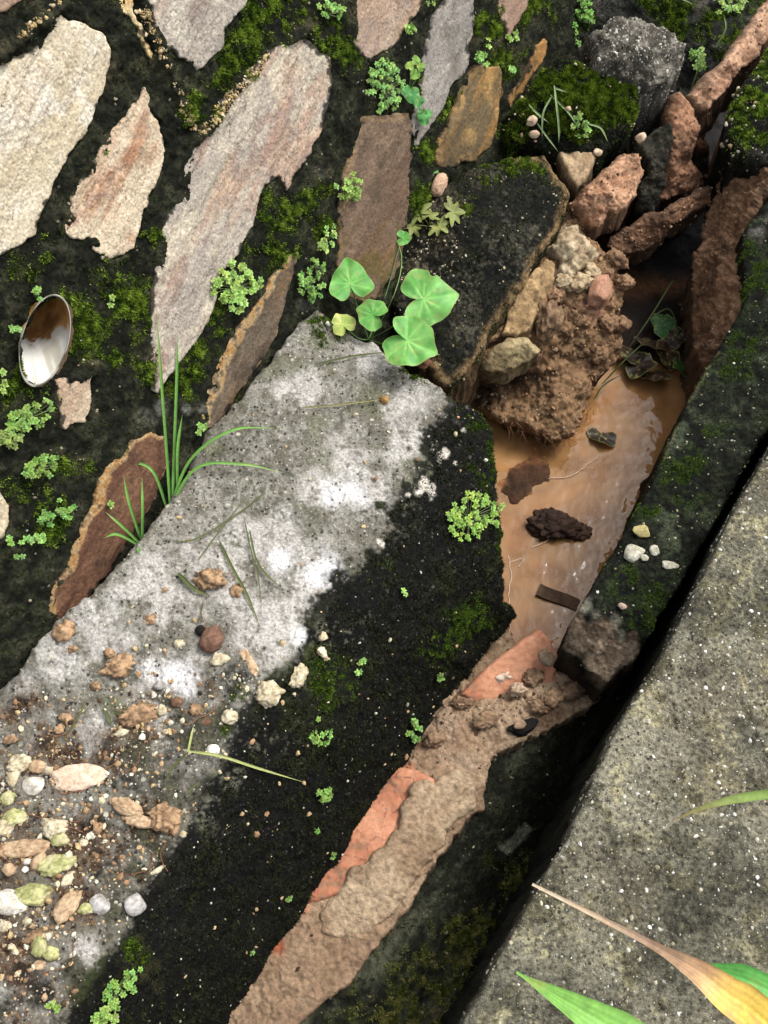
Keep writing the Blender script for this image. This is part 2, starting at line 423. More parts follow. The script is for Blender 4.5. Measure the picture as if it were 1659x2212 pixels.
#==BUILD==
# ------------------------------------------------------------------ the setting: ground, bed, water, pavement
g = 20.; gv = np.array([[-g, -g, -.9], [g, -g, -.9], [g, g, -.9], [-g, g, -.9]])
o = put('ground', gv, [[0, 1, 2, 3]], M['soil'], S(92, 70, 50), base=(0, 0, -.9)); o['kind'] = 'structure'

WATER_Z = -.362
bedz = rbf([(500, 2300, -.64), (900, 2300, -.64), (900, 1700, -.62), (1200, 1650, -.64), (1350, 1540, -.64), (1450, 1400, -.6), (1600, 1100, -.5), (1250, 1400, -.40), (1130, 1450, -.40), (1130, 1350, -.375), (1200, 1100, -.40), (1430, 900, -.40), (1330, 900, -.39),
            (1440, 640, -.375), (1440, 760, -.355), (1400, 800, -.368), (1470, 800, -.366), (1600, 300, -.42), (1300, 500, -.43), (1700, 700, -.42), (1150, 1000, -.352), (1110, 1060, -.357), (1190, 1020, -.359), (1100, 1130, -.372), (1240, 1000, -.375), (1000, 900, -.43)])
s = sheet([(160, 2750), (950, 850), (1240, 380), (1500, 180), (1800, 0), (1850, 500), (900, 2750)], lambda x, y: at_z(x, y, bedz(x, y)), 6, 0, 3,
          disp=lambda V, x, y, d: .008*fbm(V, 14, 5, 4)+.004*np.abs(fbm(V, 60, 3, 8)), skirt=0)
n1 = fbm(s.V, 12, 4, 5); n2 = fbm(s.V, 45, 3, 9)
col = mix(S(140, 98, 60), S(206, 142, 92), sm(n1, -.5, .6)); col = mix(col, S(214, 130, 84), sm(fbm(s.V, 24, 3, 12), .2, .7)*.6); col = mix(col, S(74, 52, 36), sm(n2, .2, .8)*.75)
col = mix(col, S(20, 15, 12), np.maximum(sm(s.Y, 1440, 1500), sm(660-s.Y, 0, 90))); col = mix(col, S(32, 22, 16), sm(800-s.Y, 0, 60)*sm(s.Y, 580, 660))  # dark wet soil, blackened further in hole and gap to imitate their shade
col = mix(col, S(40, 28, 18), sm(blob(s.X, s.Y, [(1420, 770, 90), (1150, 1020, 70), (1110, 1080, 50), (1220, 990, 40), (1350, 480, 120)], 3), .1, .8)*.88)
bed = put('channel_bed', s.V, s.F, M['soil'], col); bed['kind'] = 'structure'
s = sheet([(1010, 880), (1290, 790), (1400, 770), (1540, 760), (1560, 880), (1290, 1390), (1250, 1470), (1000, 1500)], lambda x, y: at_z(x, y, WATER_Z+0*x), 10, 0, 5, skirt=0)
wat = put('water', s.V, s.F, M['water']); wat['kind'] = 'structure'

SLAB_EDGE = [(560, 3000), (760, 2640), (965, 2275), (1000, 2212), (1030, 2155), (1084, 2058), (1137, 1960), (1182, 1885), (1227, 1806), (1260, 1732), (1293, 1657), (1340, 1562), (1390, 1482), (1437, 1404), (1476, 1332), (1514, 1256), (1550, 1180), (1584, 1106), (1622, 1038), (1662, 970), (1760, 800), (1860, 640)]
s = sheet(SLAB_EDGE+[(2500, 500), (2700, 2500), (2300, 3000)], lambda x, y: at_z(x, y, 0*x), 4, 2.5, 21, rnd=14, rdrop=.006,
          disp=lambda V, x, y, d: .0016*fbm(V, 30, 4, 22)+.0012*fbm(V, 160, 3, 23), skirt=.55, rings=6)
n1 = fbm(s.V, 9, 5, 24); n2 = fbm(s.V, 60, 4, 25); n3 = fbm(s.V, 25, 4, 26)
col = mix(S(114, 111, 95), S(158, 153, 132), sm(n1+.6*n2, -.7, .8)); col = mix(col, S(178, 170, 134), sm(.7*n3+.6*n2+.5*fbm(s.V, 200, 3, 27), .34, .56)*.8)
col = mix(col, S(86, 72, 54), sm(fbm(s.V, 7, 4, 28)+.4*n2, .1, .9)*.35)
col = mix(col, S(34, 35, 29), sm(fbm(s.V, 16, 5, 29)+.8*n2, .08, .8)*.66)
col = mix(col, S(132, 100, 82), blob(s.X, s.Y, [(1530, 2400, 34), (1480, 2345, 14)], 5)*.7)
spk = np.where(s.skirt, .2, .6+.3*n1); col[s.skirt] = mix(S(26, 27, 22), S(44, 48, 32), sm(n2, -.5, .6))[s.skirt]
SLAB = put('pavement', s.V, s.F, M['slab'], col, spk=spk); SLAB['kind'] = 'structure'; slab_s = s
vis = ((s.X < 1850) & (s.Y < 2450) & ~s.skirt)*(.5+.5*sm(fbm(s.V, 14, 3, 31), -.4, .5))
grains(s.V, s.F, vis, 2000, .0011, .0041, [S(236, 234, 226), S(222, 216, 200), S(200, 192, 164), S(176, 168, 140)], SLAB, seed=2)

# ------------------------------------------------------------------ retaining wall: mortar, stones, moss
wall = empty('retaining_wall', at_z(0, 1490, -.1))
tag(wall, 'battered retaining wall of flat pale stones set in black mossy mortar', 'wall')
GREEN = [(490, 130, 62), (520, 55, 60), (600, 25, 60), (470, 180, 40), (415, 225, 40), (600, 470, 75), (640, 440, 60), (575, 540, 55), (430, 760, 55), (455, 700, 60), (405, 800, 50), (240, 600, 80),
         (330, 510, 45), (150, 700, 120), (280, 650, 60), (60, 580, 60), (250, 760, 60), (330, 800, 50), (1050, 50, 55), (1080, 130, 50), (960, 230, 40), (930, 170, 40), (1110, 20, 60), (700, 60, 70), (735, 130, 40),
         (240, 340, 25), (470, 880, 40), (60, 830, 60), (690, 480, 40), (100, 1090, 90), (1050, 270, 45), (905, 330, 40), (905, 420, 40)]
Z1 = lambda pts, ox=0, oy=0: [((ox+x*.57866)/1.15733, (oy+y*.57866)/1.15733) for x, y in pts]
PALE = [S(206, 192, 160), S(190, 176, 148), S(216, 206, 184)]
GREY = [S(176, 166, 152), S(152, 144, 134), S(190, 182, 166)]
stones = [
 # outline, palette, rust amount, golden rim side, thickness
 (Z1([(-300, 330), (-120, 300), (0, 270), (50, 250), (130, 225), (165, 190), (215, 140), (230, 80), (265, 62), (300, 85), (345, 95), (380, 110), (420, 130), (455, 165), (475, 210), (470, 290), (455, 370), (425, 440), (395, 530), (365, 590), (310, 650), (270, 730), (235, 790), (220, 860), (185, 930), (150, 1010), (90, 1060), (0, 1110), (-200, 1160), (-360, 900)]), [S(208, 196, 172), S(196, 182, 154), S(218, 210, 194)], .18, 0),
 (Z1([(635, 380), (655, 420), (640, 470), (690, 520), (700, 580), (715, 650), (705, 700), (670, 790), (650, 850), (620, 910), (600, 990), (570, 1075), (520, 1110), (480, 1125), (440, 1130), (410, 1080), (400, 1030), (330, 1035), (280, 1020), (275, 985), (310, 940), (320, 890), (310, 850), (320, 800), (390, 760), (400, 700), (430, 680), (450, 630), (490, 560), (545, 510), (580, 450), (620, 410)]), [S(194, 170, 142), S(206, 190, 164), S(172, 140, 112)], .8, 0),
 ([(655, 70), (690, 110), (712, 120), (718, 160), (712, 200), (706, 230), (690, 290), (660, 350), (620, 415), (605, 385), (575, 400), (565, 420), (555, 465), (540, 500), (515, 545), (480, 590), (468, 620), (467, 645), (455, 690), (430, 740), (395, 775), (370, 810), (345, 850), (335, 845), (330, 790), (325, 720), (330, 640), (340, 560), (355, 490), (375, 445), (395, 430), (395, 400), (405, 340), (420, 305), (450, 280), (480, 225), (510, 190), (540, 165), (560, 130), (600, 100), (640, 80)], [S(188, 178, 160), S(168, 158, 146), S(202, 190, 168)], .6, 0),
 (Z1([(600, -240), (630, 0), (660, 40), (690, 200), (750, 220), (790, 260), (830, 270), (855, 305), (890, 270), (940, 230), (965, 190), (975, 130), (1010, 80), (1060, 30), (1080, -20), (1130, -240)]), GREY, .4, 0),
 (Z1([(480, -120), (505, -20), (525, 50), (555, 80), (590, 130), (610, 190), (650, 260), (660, 230), (655, 200), (630, 170), (610, 100), (590, 80), (575, 50), (570, -20), (540, -120)]), [S(206, 180, 128), S(190, 160, 108), S(214, 194, 150)], .1, 0),
 ([(757, 0), (760, 50), (765, 90), (775, 115), (800, 130), (830, 115), (860, 95), (880, 60), (905, 25), (918, 0), (960, -120), (760, -120)], [S(172, 146, 122), S(160, 140, 124), S(184, 166, 146)], .6, 0),
 (Z1([(245, 20), (275, -30), (300, -200), (420, -200), (385, 60), (390, 150), (380, 230), (370, 290), (330, 340), (290, 390), (250, 470), (200, 560), (150, 625), (135, 630), (128, 560), (140, 420), (145, 340), (155, 260), (190, 180), (215, 110)], 960), [S(140, 134, 126), S(158, 152, 142), S(120, 114, 104)], .15, 0),
 (Z1([(395, 280), (500, 285), (515, 320), (510, 440), (495, 530), (460, 640), (400, 690), (300, 720), (240, 715), (225, 690), (240, 600), (280, 530), (300, 480), (320, 400), (340, 350)], 960), [S(150, 114, 62), S(108, 92, 66), S(170, 136, 84)], .55, 1),
 ([(765, 280), (785, 250), (830, 245), (885, 245), (892, 300), (885, 400), (880, 470), (870, 550), (850, 600), (820, 640), (780, 655), (745, 640), (728, 580), (732, 460), (745, 380), (750, 320)], [S(104, 84, 68), S(122, 102, 84), S(86, 72, 56)], .4, 1),
 (Z1([(480, -160), (495, 0), (500, 60), (515, 110), (540, 180), (560, 120), (600, 60), (640, -10), (720, -160)], 960), [S(150, 122, 104), S(164, 142, 124), S(138, 112, 92)], .4, 0),
 (Z1([(700, 170), (718, 180), (710, 230), (680, 280), (640, 330), (600, 400), (560, 460), (535, 480), (530, 430), (590, 330), (630, 260), (660, 200)], 960), [S(150, 112, 62), S(172, 130, 76), S(110, 86, 52)], .5, 0),
 (Z1([(245, 540), (295, 530), (310, 560), (370, 505), (405, 505), (395, 560), (390, 630), (370, 720), (320, 715), (285, 745), (265, 740), (255, 640)], 0, 640), [S(196, 176, 150), S(180, 158, 134), S(204, 190, 168)], .3, 0),
 (Z1([(1285, -180), (1290, -20), (1270, 90), (1240, 180), (1210, 280), (1190, 370), (1130, 460), (1060, 560), (1000, 660), (920, 745), (890, 740), (870, 640), (880, 600), (920, 560), (930, 490), (960, 420), (1000, 350), (1040, 300), (1090, 240), (1140, 170), (1180, 80), (1250, 0)], 0, 640)[1:], [S(92, 80, 66), S(112, 98, 82), S(74, 62, 50)], .4, 1),
 ([(330, 930), (355, 945), (362, 970), (360, 1000), (340, 1070), (310, 1120), (270, 1180), (235, 1240), (190, 1300), (140, 1345), (112, 1335), (105, 1310), (115, 1270), (145, 1220), (155, 1180), (200, 1090), (215, 1040), (230, 1005), (265, 985), (285, 950)], [S(96, 66, 50), S(118, 86, 64), S(74, 52, 42)], .3, 1),
 ([(-120, 1040), (-30, 1055), (0, 1062), (18, 1085), (22, 1120), (8, 1160), (-30, 1185), (-130, 1220)], PALE, .6, 0),
 (Z1([(-300, -60), (40, -60), (120, -25), (90, 10), (40, 35), (-20, 70), (-300, 130)]), [S(170, 146, 124), S(186, 168, 146), S(150, 126, 104)], .3, 0),
]
def mort_disp(V, x, y, d):
    v = .0045*fbm(V, 16, 4, 41)+.0035*fbm(V, 70, 4, 42)+.0012*fbm(V, 260, 2, 43)
    rid = np.zeros(len(x))
    for a, b in (((270, -60), (412, 300)), ((412, 300), (660, 60)), ((-40, 150), (130, 10))):
        a = np.array(a, float); b = np.array(b, float); t = np.clip(((x-a[0])*(b-a)[0]+(y-a[1])*(b-a)[1])/((b-a)@(b-a)), 0, 1)
        q = np.hypot(x-a[0]-t*(b-a)[0], y-a[1]-t*(b-a)[1]); rid = np.maximum(rid, np.exp(-(q/13)**2))
    cv = np.zeros(len(x))
    for st_ in stones:
        pl = np.array(st_[0]); k_ = (x > pl[:, 0].min()-2) & (x < pl[:, 0].max()+2) & (y > pl[:, 1].min()-2) & (y < pl[:, 1].max()+2); q_ = np.where(k_)[0]
        if len(q_): q_ = q_[in_poly(x[q_], y[q_], pl)]; dd_ = near_poly(x[q_], y[q_], pl)[0]; cv[q_] = np.maximum(cv[q_], sm(dd_, 3, 11))
    return (v+.007+.008*rid*(1+.5*fbm(V, 60, 3, 44)))*(1-cv)-.012*cv
s = sheet([(-420, -420), (1560, -420), (1500, -60), (1330, 120), (1290, 300), (1200, 480), (1030, 700), (880, 900), (700, 900), (250, 1350), (-60, 1750), (-420, 2100)], lambda x, y: at_wall(x, y, -.006), 4, 0, 40, disp=mort_disp, skirt=0)
n1 = fbm(s.V, 11, 4, 45); n2 = fbm(s.V, 55, 4, 46); n3 = fbm(s.V, 200, 3, 47)
col = mix(S(27, 29, 22), S(62, 63, 48), sm(n2, -.4, .8)); col = mix(col, S(88, 82, 62), sm(n1+.4*n2, .5, 1.)*.45)
gm = blob(s.X, s.Y, GREEN, 48, .7, .8); gm = gm*sm(n2+n3*.5, -.55, .45)
col = mix(col, S(52, 66, 24), gm*.7)
col = mix(col, S(128, 128, 120), blob(s.X, s.Y, [(395, 881, 12), (345, 884, 18), (430, 879, 12)], 50, .5, .6)*.7)
col = mix(col, S(105, 103, 95), blob(s.X, s.Y, [(680, 370, 16), (665, 400, 12), (655, 660, 14), (310, 905, 22)], 51, .9, .6)*.35)
# the weep pipe is cut flush with the wall: its mouth is an ellipse in the wall plane, its bore runs back level into the wall
_k = np.arange(72)*2*math.pi/72; _mj = np.array([52., -190.])/np.hypot(52, 190); _mn = np.array([-_mj[1], _mj[0]])
def pipe_mouth(f, off):
    q = np.array([97., 736.])+f*(99*np.cos(_k)[:, None]*_mj+49*np.sin(_k)[:, None]*_mn); return at_wall(q[:, 0], q[:, 1], off)
_v = rays(97., 735.); PD = _v/np.linalg.norm(_v)+1.35*UP-.45*RT; PD /= np.linalg.norm(PD)
_mouth = np.array([97., 736.])+.97*(99*np.cos(_k)[:, None]*_mj+49*np.sin(_k)[:, None]*_mn)
_hole = in_poly(s.X, s.Y, _mouth)
s.F = s.F[~_hole[s.F].any(1)]
mort = put('mortar', s.V, s.F, M['mortar'], col, wall, spk=.6*sm(n1, -.3, .5))
mort_gm = gm; ms = s
crumbw = blob(s.X, s.Y, [(300+i*8, 30+i*19, 9) for i in range(15)]+[(420+i*13, 285-i*14, 8) for i in range(17)]+[(20+i*12, 90-i*11, 8) for i in range(9)]+[(180, 175, 10), (190, 240, 10)], 49, .9, .5)
grains(s.V, s.F, crumbw+1e-6, 1100, .0010, .0036, [S(214, 190, 140), S(196, 168, 116), S(226, 210, 176), S(150, 125, 88)], wall, 'mortar_crumb', seed=4, sink=.1)
grains(s.V, s.F, (.15+.85*sm(n1, 0, .7)), 420, .0012, .0035, [S(170, 160, 135), S(190, 185, 165), S(120, 112, 90)], wall, 'grit', seed=5, sink=.3)
fibres(s.V, s.F, gm+1e-4, 90000, .0046, .0011, GREENS, wall, seed=6)
fibres(s.V, s.F, .25+.75*sm(n2, -.2, .6)*(1-.7*gm), 90000, .0038, .0010, [S(26, 29, 18), S(38, 46, 22), S(54, 68, 29), S(74, 94, 38)], wall, seed=7)

LONG = np.array([.42, -.9]); LONG /= np.linalg.norm(LONG)
for i, (ol, pal, rust, rim) in enumerate(stones):
    sd = 100+i*13
    def pos(x, y): return at_wall(x, y, .003)
    def disp(V, x, y, d, sd=sd):
        al = x*LONG[0]+y*LONG[1]; ac = x*LONG[1]-y*LONG[0]
        lay = fbm(np.c_[al*.006, ac*.03, np.full(len(x), sd)], 1., 4, sd)
        st = np.floor(lay*3.2+.5)/3.2; fr = lay*3.2+.5-np.floor(lay*3.2+.5); st = st+sm(fr, .9, 1.)/3.2
        cr = fbm(np.c_[al*.012, ac*.09, np.full(len(x), sd+4)], 1., 3, sd+4)
        return .0026*st+.0018*fbm(V, 10, 3, sd+1)+.0003*cr+.0006*fbm(V, 110, 4, sd+2)+.0004*fbm(V, 420, 2, sd+3)
    s = sheet(ol, pos, 2.4 if i < 14 else 5, 4, sd, rnd=4, rdrop=.002, disp=disp, skirt=.03, sdir=-WN, rings=3, jscale=.05)
    al = s.X*LONG[0]+s.Y*LONG[1]; ac = s.X*LONG[1]-s.Y*LONG[0]
    st1 = fbm(np.c_[al*.005, ac*.035, np.full(len(al), sd)], 1., 5, sd+5); st2 = fbm(s.V, 26, 4, sd+6); st3 = fbm(s.V, 120, 4, sd+7)
    col = mix(pal[0], pal[1], sm(st1+.4*st3, -.5, .6)); col = mix(col, pal[2], sm(st2, .05, .75)*.8)
    rs = sm(fbm(np.c_[al*.007, ac*.028, np.full(len(al), sd+9)], 1., 5, sd+9)+.3*st3, .12, .75)*rust
    rc = mix(S(168, 104, 62), S(120, 72, 56), sm(st3, -.3, .5)); 
    if i in (7, 8, 10, 12, 13): rc = mix(S(150, 108, 52), S(84, 60, 40), sm(st3, -.2, .6))
    col = mix(col, rc, rs*.65)
    ck = fbm(np.c_[al*.009, ac*.05, np.full(len(al), sd+41)], 1., 4, sd+41); col = mix(col, S(70, 58, 46), sm(.035-np.abs(ck-.25), 0, .03)*.65)
    col = mix(col, np.clip(col*1.35, 0, .75), sm(fbm(s.V, 300, 2, sd+42)+.5*st2, .55, .9)*.6)
    fl = fbm(np.c_[al*.02, ac*.11, np.full(len(al), sd+31)], 1., 3, sd+31); fk = fbm(s.V, 330, 3, sd+32)
    col = col*(1.06+.07*fl+.2*fk)[:, None]
    bio = sm(1+9*fbm(s.V, 22, 4, sd+33)+7*st3-s.D, -2, 2)*sm(16-s.D, 0, 4); col = mix(col, S(24, 24, 19), bio*.9)   # black biofilm creeping in from the joints
    if rim:
        _, bx, by = near_poly(s.X, s.Y, np.array(ol)); side = sm(-(s.X-bx)*-.86-(s.Y-by)*-.5, -2, 3)
        gold = sm(15+14*fbm(s.V, 14, 4, sd+21)-s.D, 0, 6)*sm(st3, -.9, .2)*np.clip((s.X-bx)*.86+(s.Y-by)*.5 > -1, 0, 1)
        gold = gold*(1 if i in (12, 13) else .35)
        col = mix(col, mix(S(214, 186, 138), S(184, 140, 84), sm(st3, -.4, .6)), gold*.75)
    if i in (8,):
        col = mix(col, S(104, 92, 34), sm(s.Y, 440, 600)*sm(st2, -.5, .4)*.55)
    if i == 7: col = mix(col, S(30, 28, 18), sm(s.Y, 250, 420)*sm(st1+.3*st3, -.6, .5)*.8)
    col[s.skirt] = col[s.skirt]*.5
    put('stone', s.V, s.F, M['stone'], col, wall)

# ------------------------------------------------------------------ concrete ledge
LZ = rbf([(-480, 2100, .03), (-200, 2660, .0), (-60, 2640, .0), (-20, 2660, -.03), (230, 2640, -.30), (-300, 1850, .03), (0, 1490, .03), (415, 1000, .03), (683, 660, .03), (850, 830, .015), (980, 850, .005), (1050, 890, -.01), (760, 1000, .02), (560, 1180, .025), (300, 1500, .025), (100, 1800, .02), (-100, 2100, .02),
          (960, 1000, .0), (900, 1130, -.002), (790, 1320, .0), (650, 1510, .002), (530, 1670, .0), (420, 1840, .0), (285, 2090, .0), (215, 2212, .0), (100, 2400, .0),
          (935, 1145, -.03), (825, 1335, -.03), (685, 1525, -.028), (565, 1685, -.03), (455, 1855, -.03), (320, 2105, -.03), (1080, 1080, -.06), (1095, 1200, -.13), (1098, 1310, -.21), (1000, 1230, -.075), (1000, 1430, -.225), (870, 1640, -.25), (740, 1830, -.26), (640, 1960, -.265), (560, 2090, -.27), (480, 2212, -.28), (400, 2340, -.28),
          (1135, 1330, -.36), (1040, 1450, -.38), (905, 1662, -.38), (775, 1852, -.38), (600, 2110, -.38), (520, 2232, -.39)])
LEDGE = [(-320, 1880), (-160, 1690), (0, 1488), (60, 1420), (120, 1335), (200, 1275), (265, 1205), (330, 1125), (400, 1030), (430, 965), (470, 910), (520, 850), (570, 790), (620, 730), (660, 685), (683, 662), (702, 672), (745, 715), (800, 735), (850, 770),
         (905, 815), (960, 835), (990, 865), (1040, 890), (1070, 930), (1075, 1000), (1082, 1090), (1090, 1200), (1096, 1300), (1118, 1330), (1036, 1440), (905, 1660), (775, 1855), (600, 2115), (500, 2260), (380, 2440), (240, 2660), (-480, 2660), (-480, 2100)]
def ledge_disp(V, x, y, d):
    f1, f2, _ = worley(V, 90, 60)
    return .0045*fbm(V, 13, 4, 61)+.003*fbm(V, 60, 4, 62)+.0014*fbm(V, 240, 3, 63)+.0012*(.5-f1)
s = sheet(LEDGE, lambda x, y: at_z(x, y, LZ(x, y)), 3.2, 6, 60, rnd=16, rdrop=.012, disp=ledge_disp, skirt=.42, rings=8, jscale=.035)
ls = s; x, y = s.X, s.Y
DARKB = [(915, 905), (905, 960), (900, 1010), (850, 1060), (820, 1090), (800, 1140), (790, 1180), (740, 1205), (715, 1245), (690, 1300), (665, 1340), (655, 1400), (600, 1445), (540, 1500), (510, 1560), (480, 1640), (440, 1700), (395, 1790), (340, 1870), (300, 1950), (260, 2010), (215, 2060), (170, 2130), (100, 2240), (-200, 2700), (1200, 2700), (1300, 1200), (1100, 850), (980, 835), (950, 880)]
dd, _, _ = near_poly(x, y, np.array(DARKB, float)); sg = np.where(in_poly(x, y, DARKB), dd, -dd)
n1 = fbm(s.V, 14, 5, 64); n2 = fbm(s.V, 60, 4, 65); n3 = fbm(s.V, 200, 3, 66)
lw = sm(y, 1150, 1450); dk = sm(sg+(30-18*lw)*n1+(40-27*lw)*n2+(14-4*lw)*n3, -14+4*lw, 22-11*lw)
top = mix(S(118, 114, 102), S(162, 158, 148), sm(n2+.5*n1, -.6, .6)); top = mix(top, S(74, 74, 62), sm(n3+.8*n2, .1, 1.)*.7)
top = mix(top, S(104, 108, 78), sm(fbm(s.V, 20, 4, 67), .2, .8)*.5)
WH = [(755, 1065, 85), (745, 985, 70), (700, 1060, 70), (640, 1200, 105), (560, 1180, 80), (665, 1270, 90), (600, 1350, 95), (520, 1290, 90), (450, 1230, 85), (380, 1290, 90), (320, 1240, 70), (370, 1470, 85), (420, 1440, 60), (230, 1330, 80), (205, 1360, 50), (120, 1410, 70), (60, 1460, 50),
      (820, 770, 45), (880, 860, 60), (640, 860, 70), (860, 960, 60), (200, 1570, 42), (205, 1610, 30), (330, 1540, 45), (220, 1380, 60), (180, 2060, 45), (130, 2120, 45)]
wh = blob(x, y, WH, 68, .65, .55, .018)*sm(n3*.6+n2, -1.1, .1)
top = mix(top, mix(S(208, 204, 197), S(188, 183, 176), sm(n2, -.3, .6)), wh*.9)
top = mix(top, S(248, 246, 246), blob(x, y, [(760, 1060, 52), (705, 1225, 48), (735, 1075, 40), (370, 1462, 52), (400, 1490, 40), (655, 1370, 30), (330, 1450, 28), (610, 1200, 36)], 69, .5, .8)*.95)
top = mix(top, S(40, 42, 32), sm(15-s.D+6*n2, 0, 14)*.0)
# soil, roots and brown litter over the lower end of the ledge
so = blob(x, y, [(40, 1540, 60), (110, 1640, 110), (230, 1830, 120), (60, 1790, 130), (40, 2000, 120), (240, 1630, 80), (300, 1560, 70), (140, 1920, 120), (300, 1760, 80), (60, 2120, 100), (10, 1900, 120), (455, 1490, 24), (460, 1255, 36)], 70, .7, .8)
top = mix(top, mix(S(100, 74, 54), S(56, 44, 35), sm(n2, -.4, .5)), so*sm(n2+.6*n3, -1., .1)*.95)
top = mix(top, S(30, 30, 24), blob(x, y, [(300, 1820, 70), (240, 1780, 60), (310, 1900, 70), (270, 1690, 70), (380, 1650, 60), (380, 1560, 40), (450, 1560, 50), (500, 1480, 60), (480, 1560, 60), (230, 1860, 60), (90, 2150, 50), (20, 2180, 60)], 71, .8, .9)*sm(n2+.4*n3, -.7, .3)*.9)
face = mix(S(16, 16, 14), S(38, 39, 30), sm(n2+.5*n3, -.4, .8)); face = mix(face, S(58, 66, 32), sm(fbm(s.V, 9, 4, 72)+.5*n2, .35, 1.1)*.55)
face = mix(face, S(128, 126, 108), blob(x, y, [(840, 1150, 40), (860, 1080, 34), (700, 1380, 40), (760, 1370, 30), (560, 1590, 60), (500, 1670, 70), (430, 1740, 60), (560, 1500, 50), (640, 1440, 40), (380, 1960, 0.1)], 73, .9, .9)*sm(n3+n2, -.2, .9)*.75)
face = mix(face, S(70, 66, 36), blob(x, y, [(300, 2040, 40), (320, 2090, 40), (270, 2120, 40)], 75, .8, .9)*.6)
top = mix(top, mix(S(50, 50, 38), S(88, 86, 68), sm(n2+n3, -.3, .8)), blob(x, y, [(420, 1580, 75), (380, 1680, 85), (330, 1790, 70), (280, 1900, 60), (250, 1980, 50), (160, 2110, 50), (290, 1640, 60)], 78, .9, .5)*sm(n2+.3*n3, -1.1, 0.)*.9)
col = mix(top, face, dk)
col = mix(col, S(222, 214, 200), blob(x, y, [(955, 976, 17), (922, 1062, 20), (880, 1070, 6), (910, 1045, 12), (822, 1175, 8), (1000, 930, 6), (985, 1000, 5), (838, 1218, 7)], 74, .8, .35, .06))
mg = blob(x, y, [(1050, 920, 55), (1060, 1010, 50), (1000, 910, 40), (840, 1215, 26), (770, 1225, 34), (510, 1500, 24), (480, 1580, 14), (1085, 1150, 50), (880, 810, 30), (700, 1460, 60), (940, 1400, 60), (1000, 1330, 60), (300, 2060, 40), (720, 720, 40), (690, 700, 30)], 76, .7, .8)*sm(n2+.5*n3, -.3, .5)
col = mix(col, S(56, 72, 26), mg*.65)
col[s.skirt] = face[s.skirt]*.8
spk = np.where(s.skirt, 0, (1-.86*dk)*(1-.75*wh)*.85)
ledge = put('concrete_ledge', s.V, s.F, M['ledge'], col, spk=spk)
tag(ledge, 'broad broken concrete ledge with white lichen top and black mossy front', 'concrete ledge')
t = ~s.skirt
grains(s.V, s.F, t*(.02+(1-dk)*(1-.85*wh)), 1300, .0010, .0032, [S(205, 200, 186), S(180, 176, 160), S(150, 145, 126), S(90, 86, 74), S(60, 58, 48)], ledge, seed=11)
grains(s.V, s.F, t*(.02+blob(x, y, [(150, 1750, 260), (60, 2000, 220), (340, 1560, 160), (560, 1520, 120), (420, 1760, 100)], 77, .4, 1)*(1-.8*dk)), 1300, .0012, .0056, [S(226, 214, 178), S(214, 188, 140), S(232, 226, 204), S(172, 136, 102), S(200, 170, 128)], ledge, 'grit', seed=12, sink=.12)
grains(s.V, s.F, t*so*(1-.7*dk)+1e-6, 1300, .0010, .0048, [S(112, 90, 66), S(84, 66, 50), S(150, 122, 92), S(62, 50, 40), S(186, 158, 122)], ledge, 'crumb', seed=16, sink=.15)
grains(s.V, s.F, t*dk*sm(700-x, -300, 500)*.5+t*dk*.1, 160, .0012, .003, [S(200, 200, 180), S(170, 168, 140), S(226, 226, 206)], ledge, 'grit', seed=13, sink=.2)
fibres(s.V, s.F, mg*t+1e-4*t, 24000, .0034, .0010, GREENS[:3]+[S(70, 98, 30)], ledge, seed=14)
fibres(s.V, s.F, dk*t*(.3+.7*sm(n2, -.3, .6))*(sg > 25), 90000, .0042, .0010, [S(13, 13, 11), S(25, 26, 19), S(38, 41, 26), S(58, 64, 33)], ledge, seed=15)
ledge_at = lambda x, y: at_z(x, y, LZ(x, y))
# ------------------------------------------------------------------ drain: inner wall, broken wall top, mud, rubble
def zsheet(ctrl, off=0.):
    f = rbf(ctrl); return lambda x, y: at_z(x, y, f(x, y)+off)
Nz = [(1318, 1478, -.32), (1250, 1540, -.315), (1170, 1588, -.31), (1065, 1640, -.305), (1048, 1745, -.305), (960, 1840, -.305), (860, 1990, -.305), (770, 2110, -.305), (640, 2215, -.33), (540, 2370, -.34), (1260, 1450, -.35), (1000, 1640, -.34), (760, 2000, -.345), (560, 2250, -.36), (500, 2330, -.36), (900, 1820, -.34), (1110, 1540, -.34), (640, 2140, -.355),
      (1400, 1480, -.60), (1350, 1560, -.60), (1240, 1800, -.60), (1150, 1960, -.55), (1045, 2150, -.45), (980, 2275, -.44), (820, 2600, -.44), (300, 2620, -.36), (420, 2580, -.335), (1160, 1740, -.44), (1030, 1960, -.41), (900, 2150, -.38), (1270, 1600, -.45), (760, 2330, -.37)]
s = sheet([(1425, 1440), (1365, 1550), (1310, 1660), (1245, 1810), (1155, 1965), (1050, 2160), (985, 2280), (800, 2640), (230, 2640), (420, 2400), (560, 2230), (700, 2070), (800, 1960), (900, 1820), (980, 1700), (1030, 1620), (1110, 1560), (1240, 1500), (1290, 1462)], zsheet(Nz), 4, 3, 201,
          disp=lambda V, x, y, d: .003*fbm(V, 20, 4, 202)+.0022*fbm(V, 80, 4, 203)+.001*fbm(V, 300, 2, 204), skirt=.15, rings=3)
n1 = fbm(s.V, 14, 4, 205); n2 = fbm(s.V, 70, 4, 206); n3 = fbm(s.V, 220, 3, 207)
st = fbm(np.c_[(s.X*.86+s.Y*.5)*.02, (s.X*.5-s.Y*.86)*.003, 0*s.X], 1., 4, 208)
col = mix(S(40, 42, 34), S(82, 84, 68), sm(n2+st, -.5, .9)); col = mix(col, S(112, 114, 92), sm(st, .0, .8)*.6)
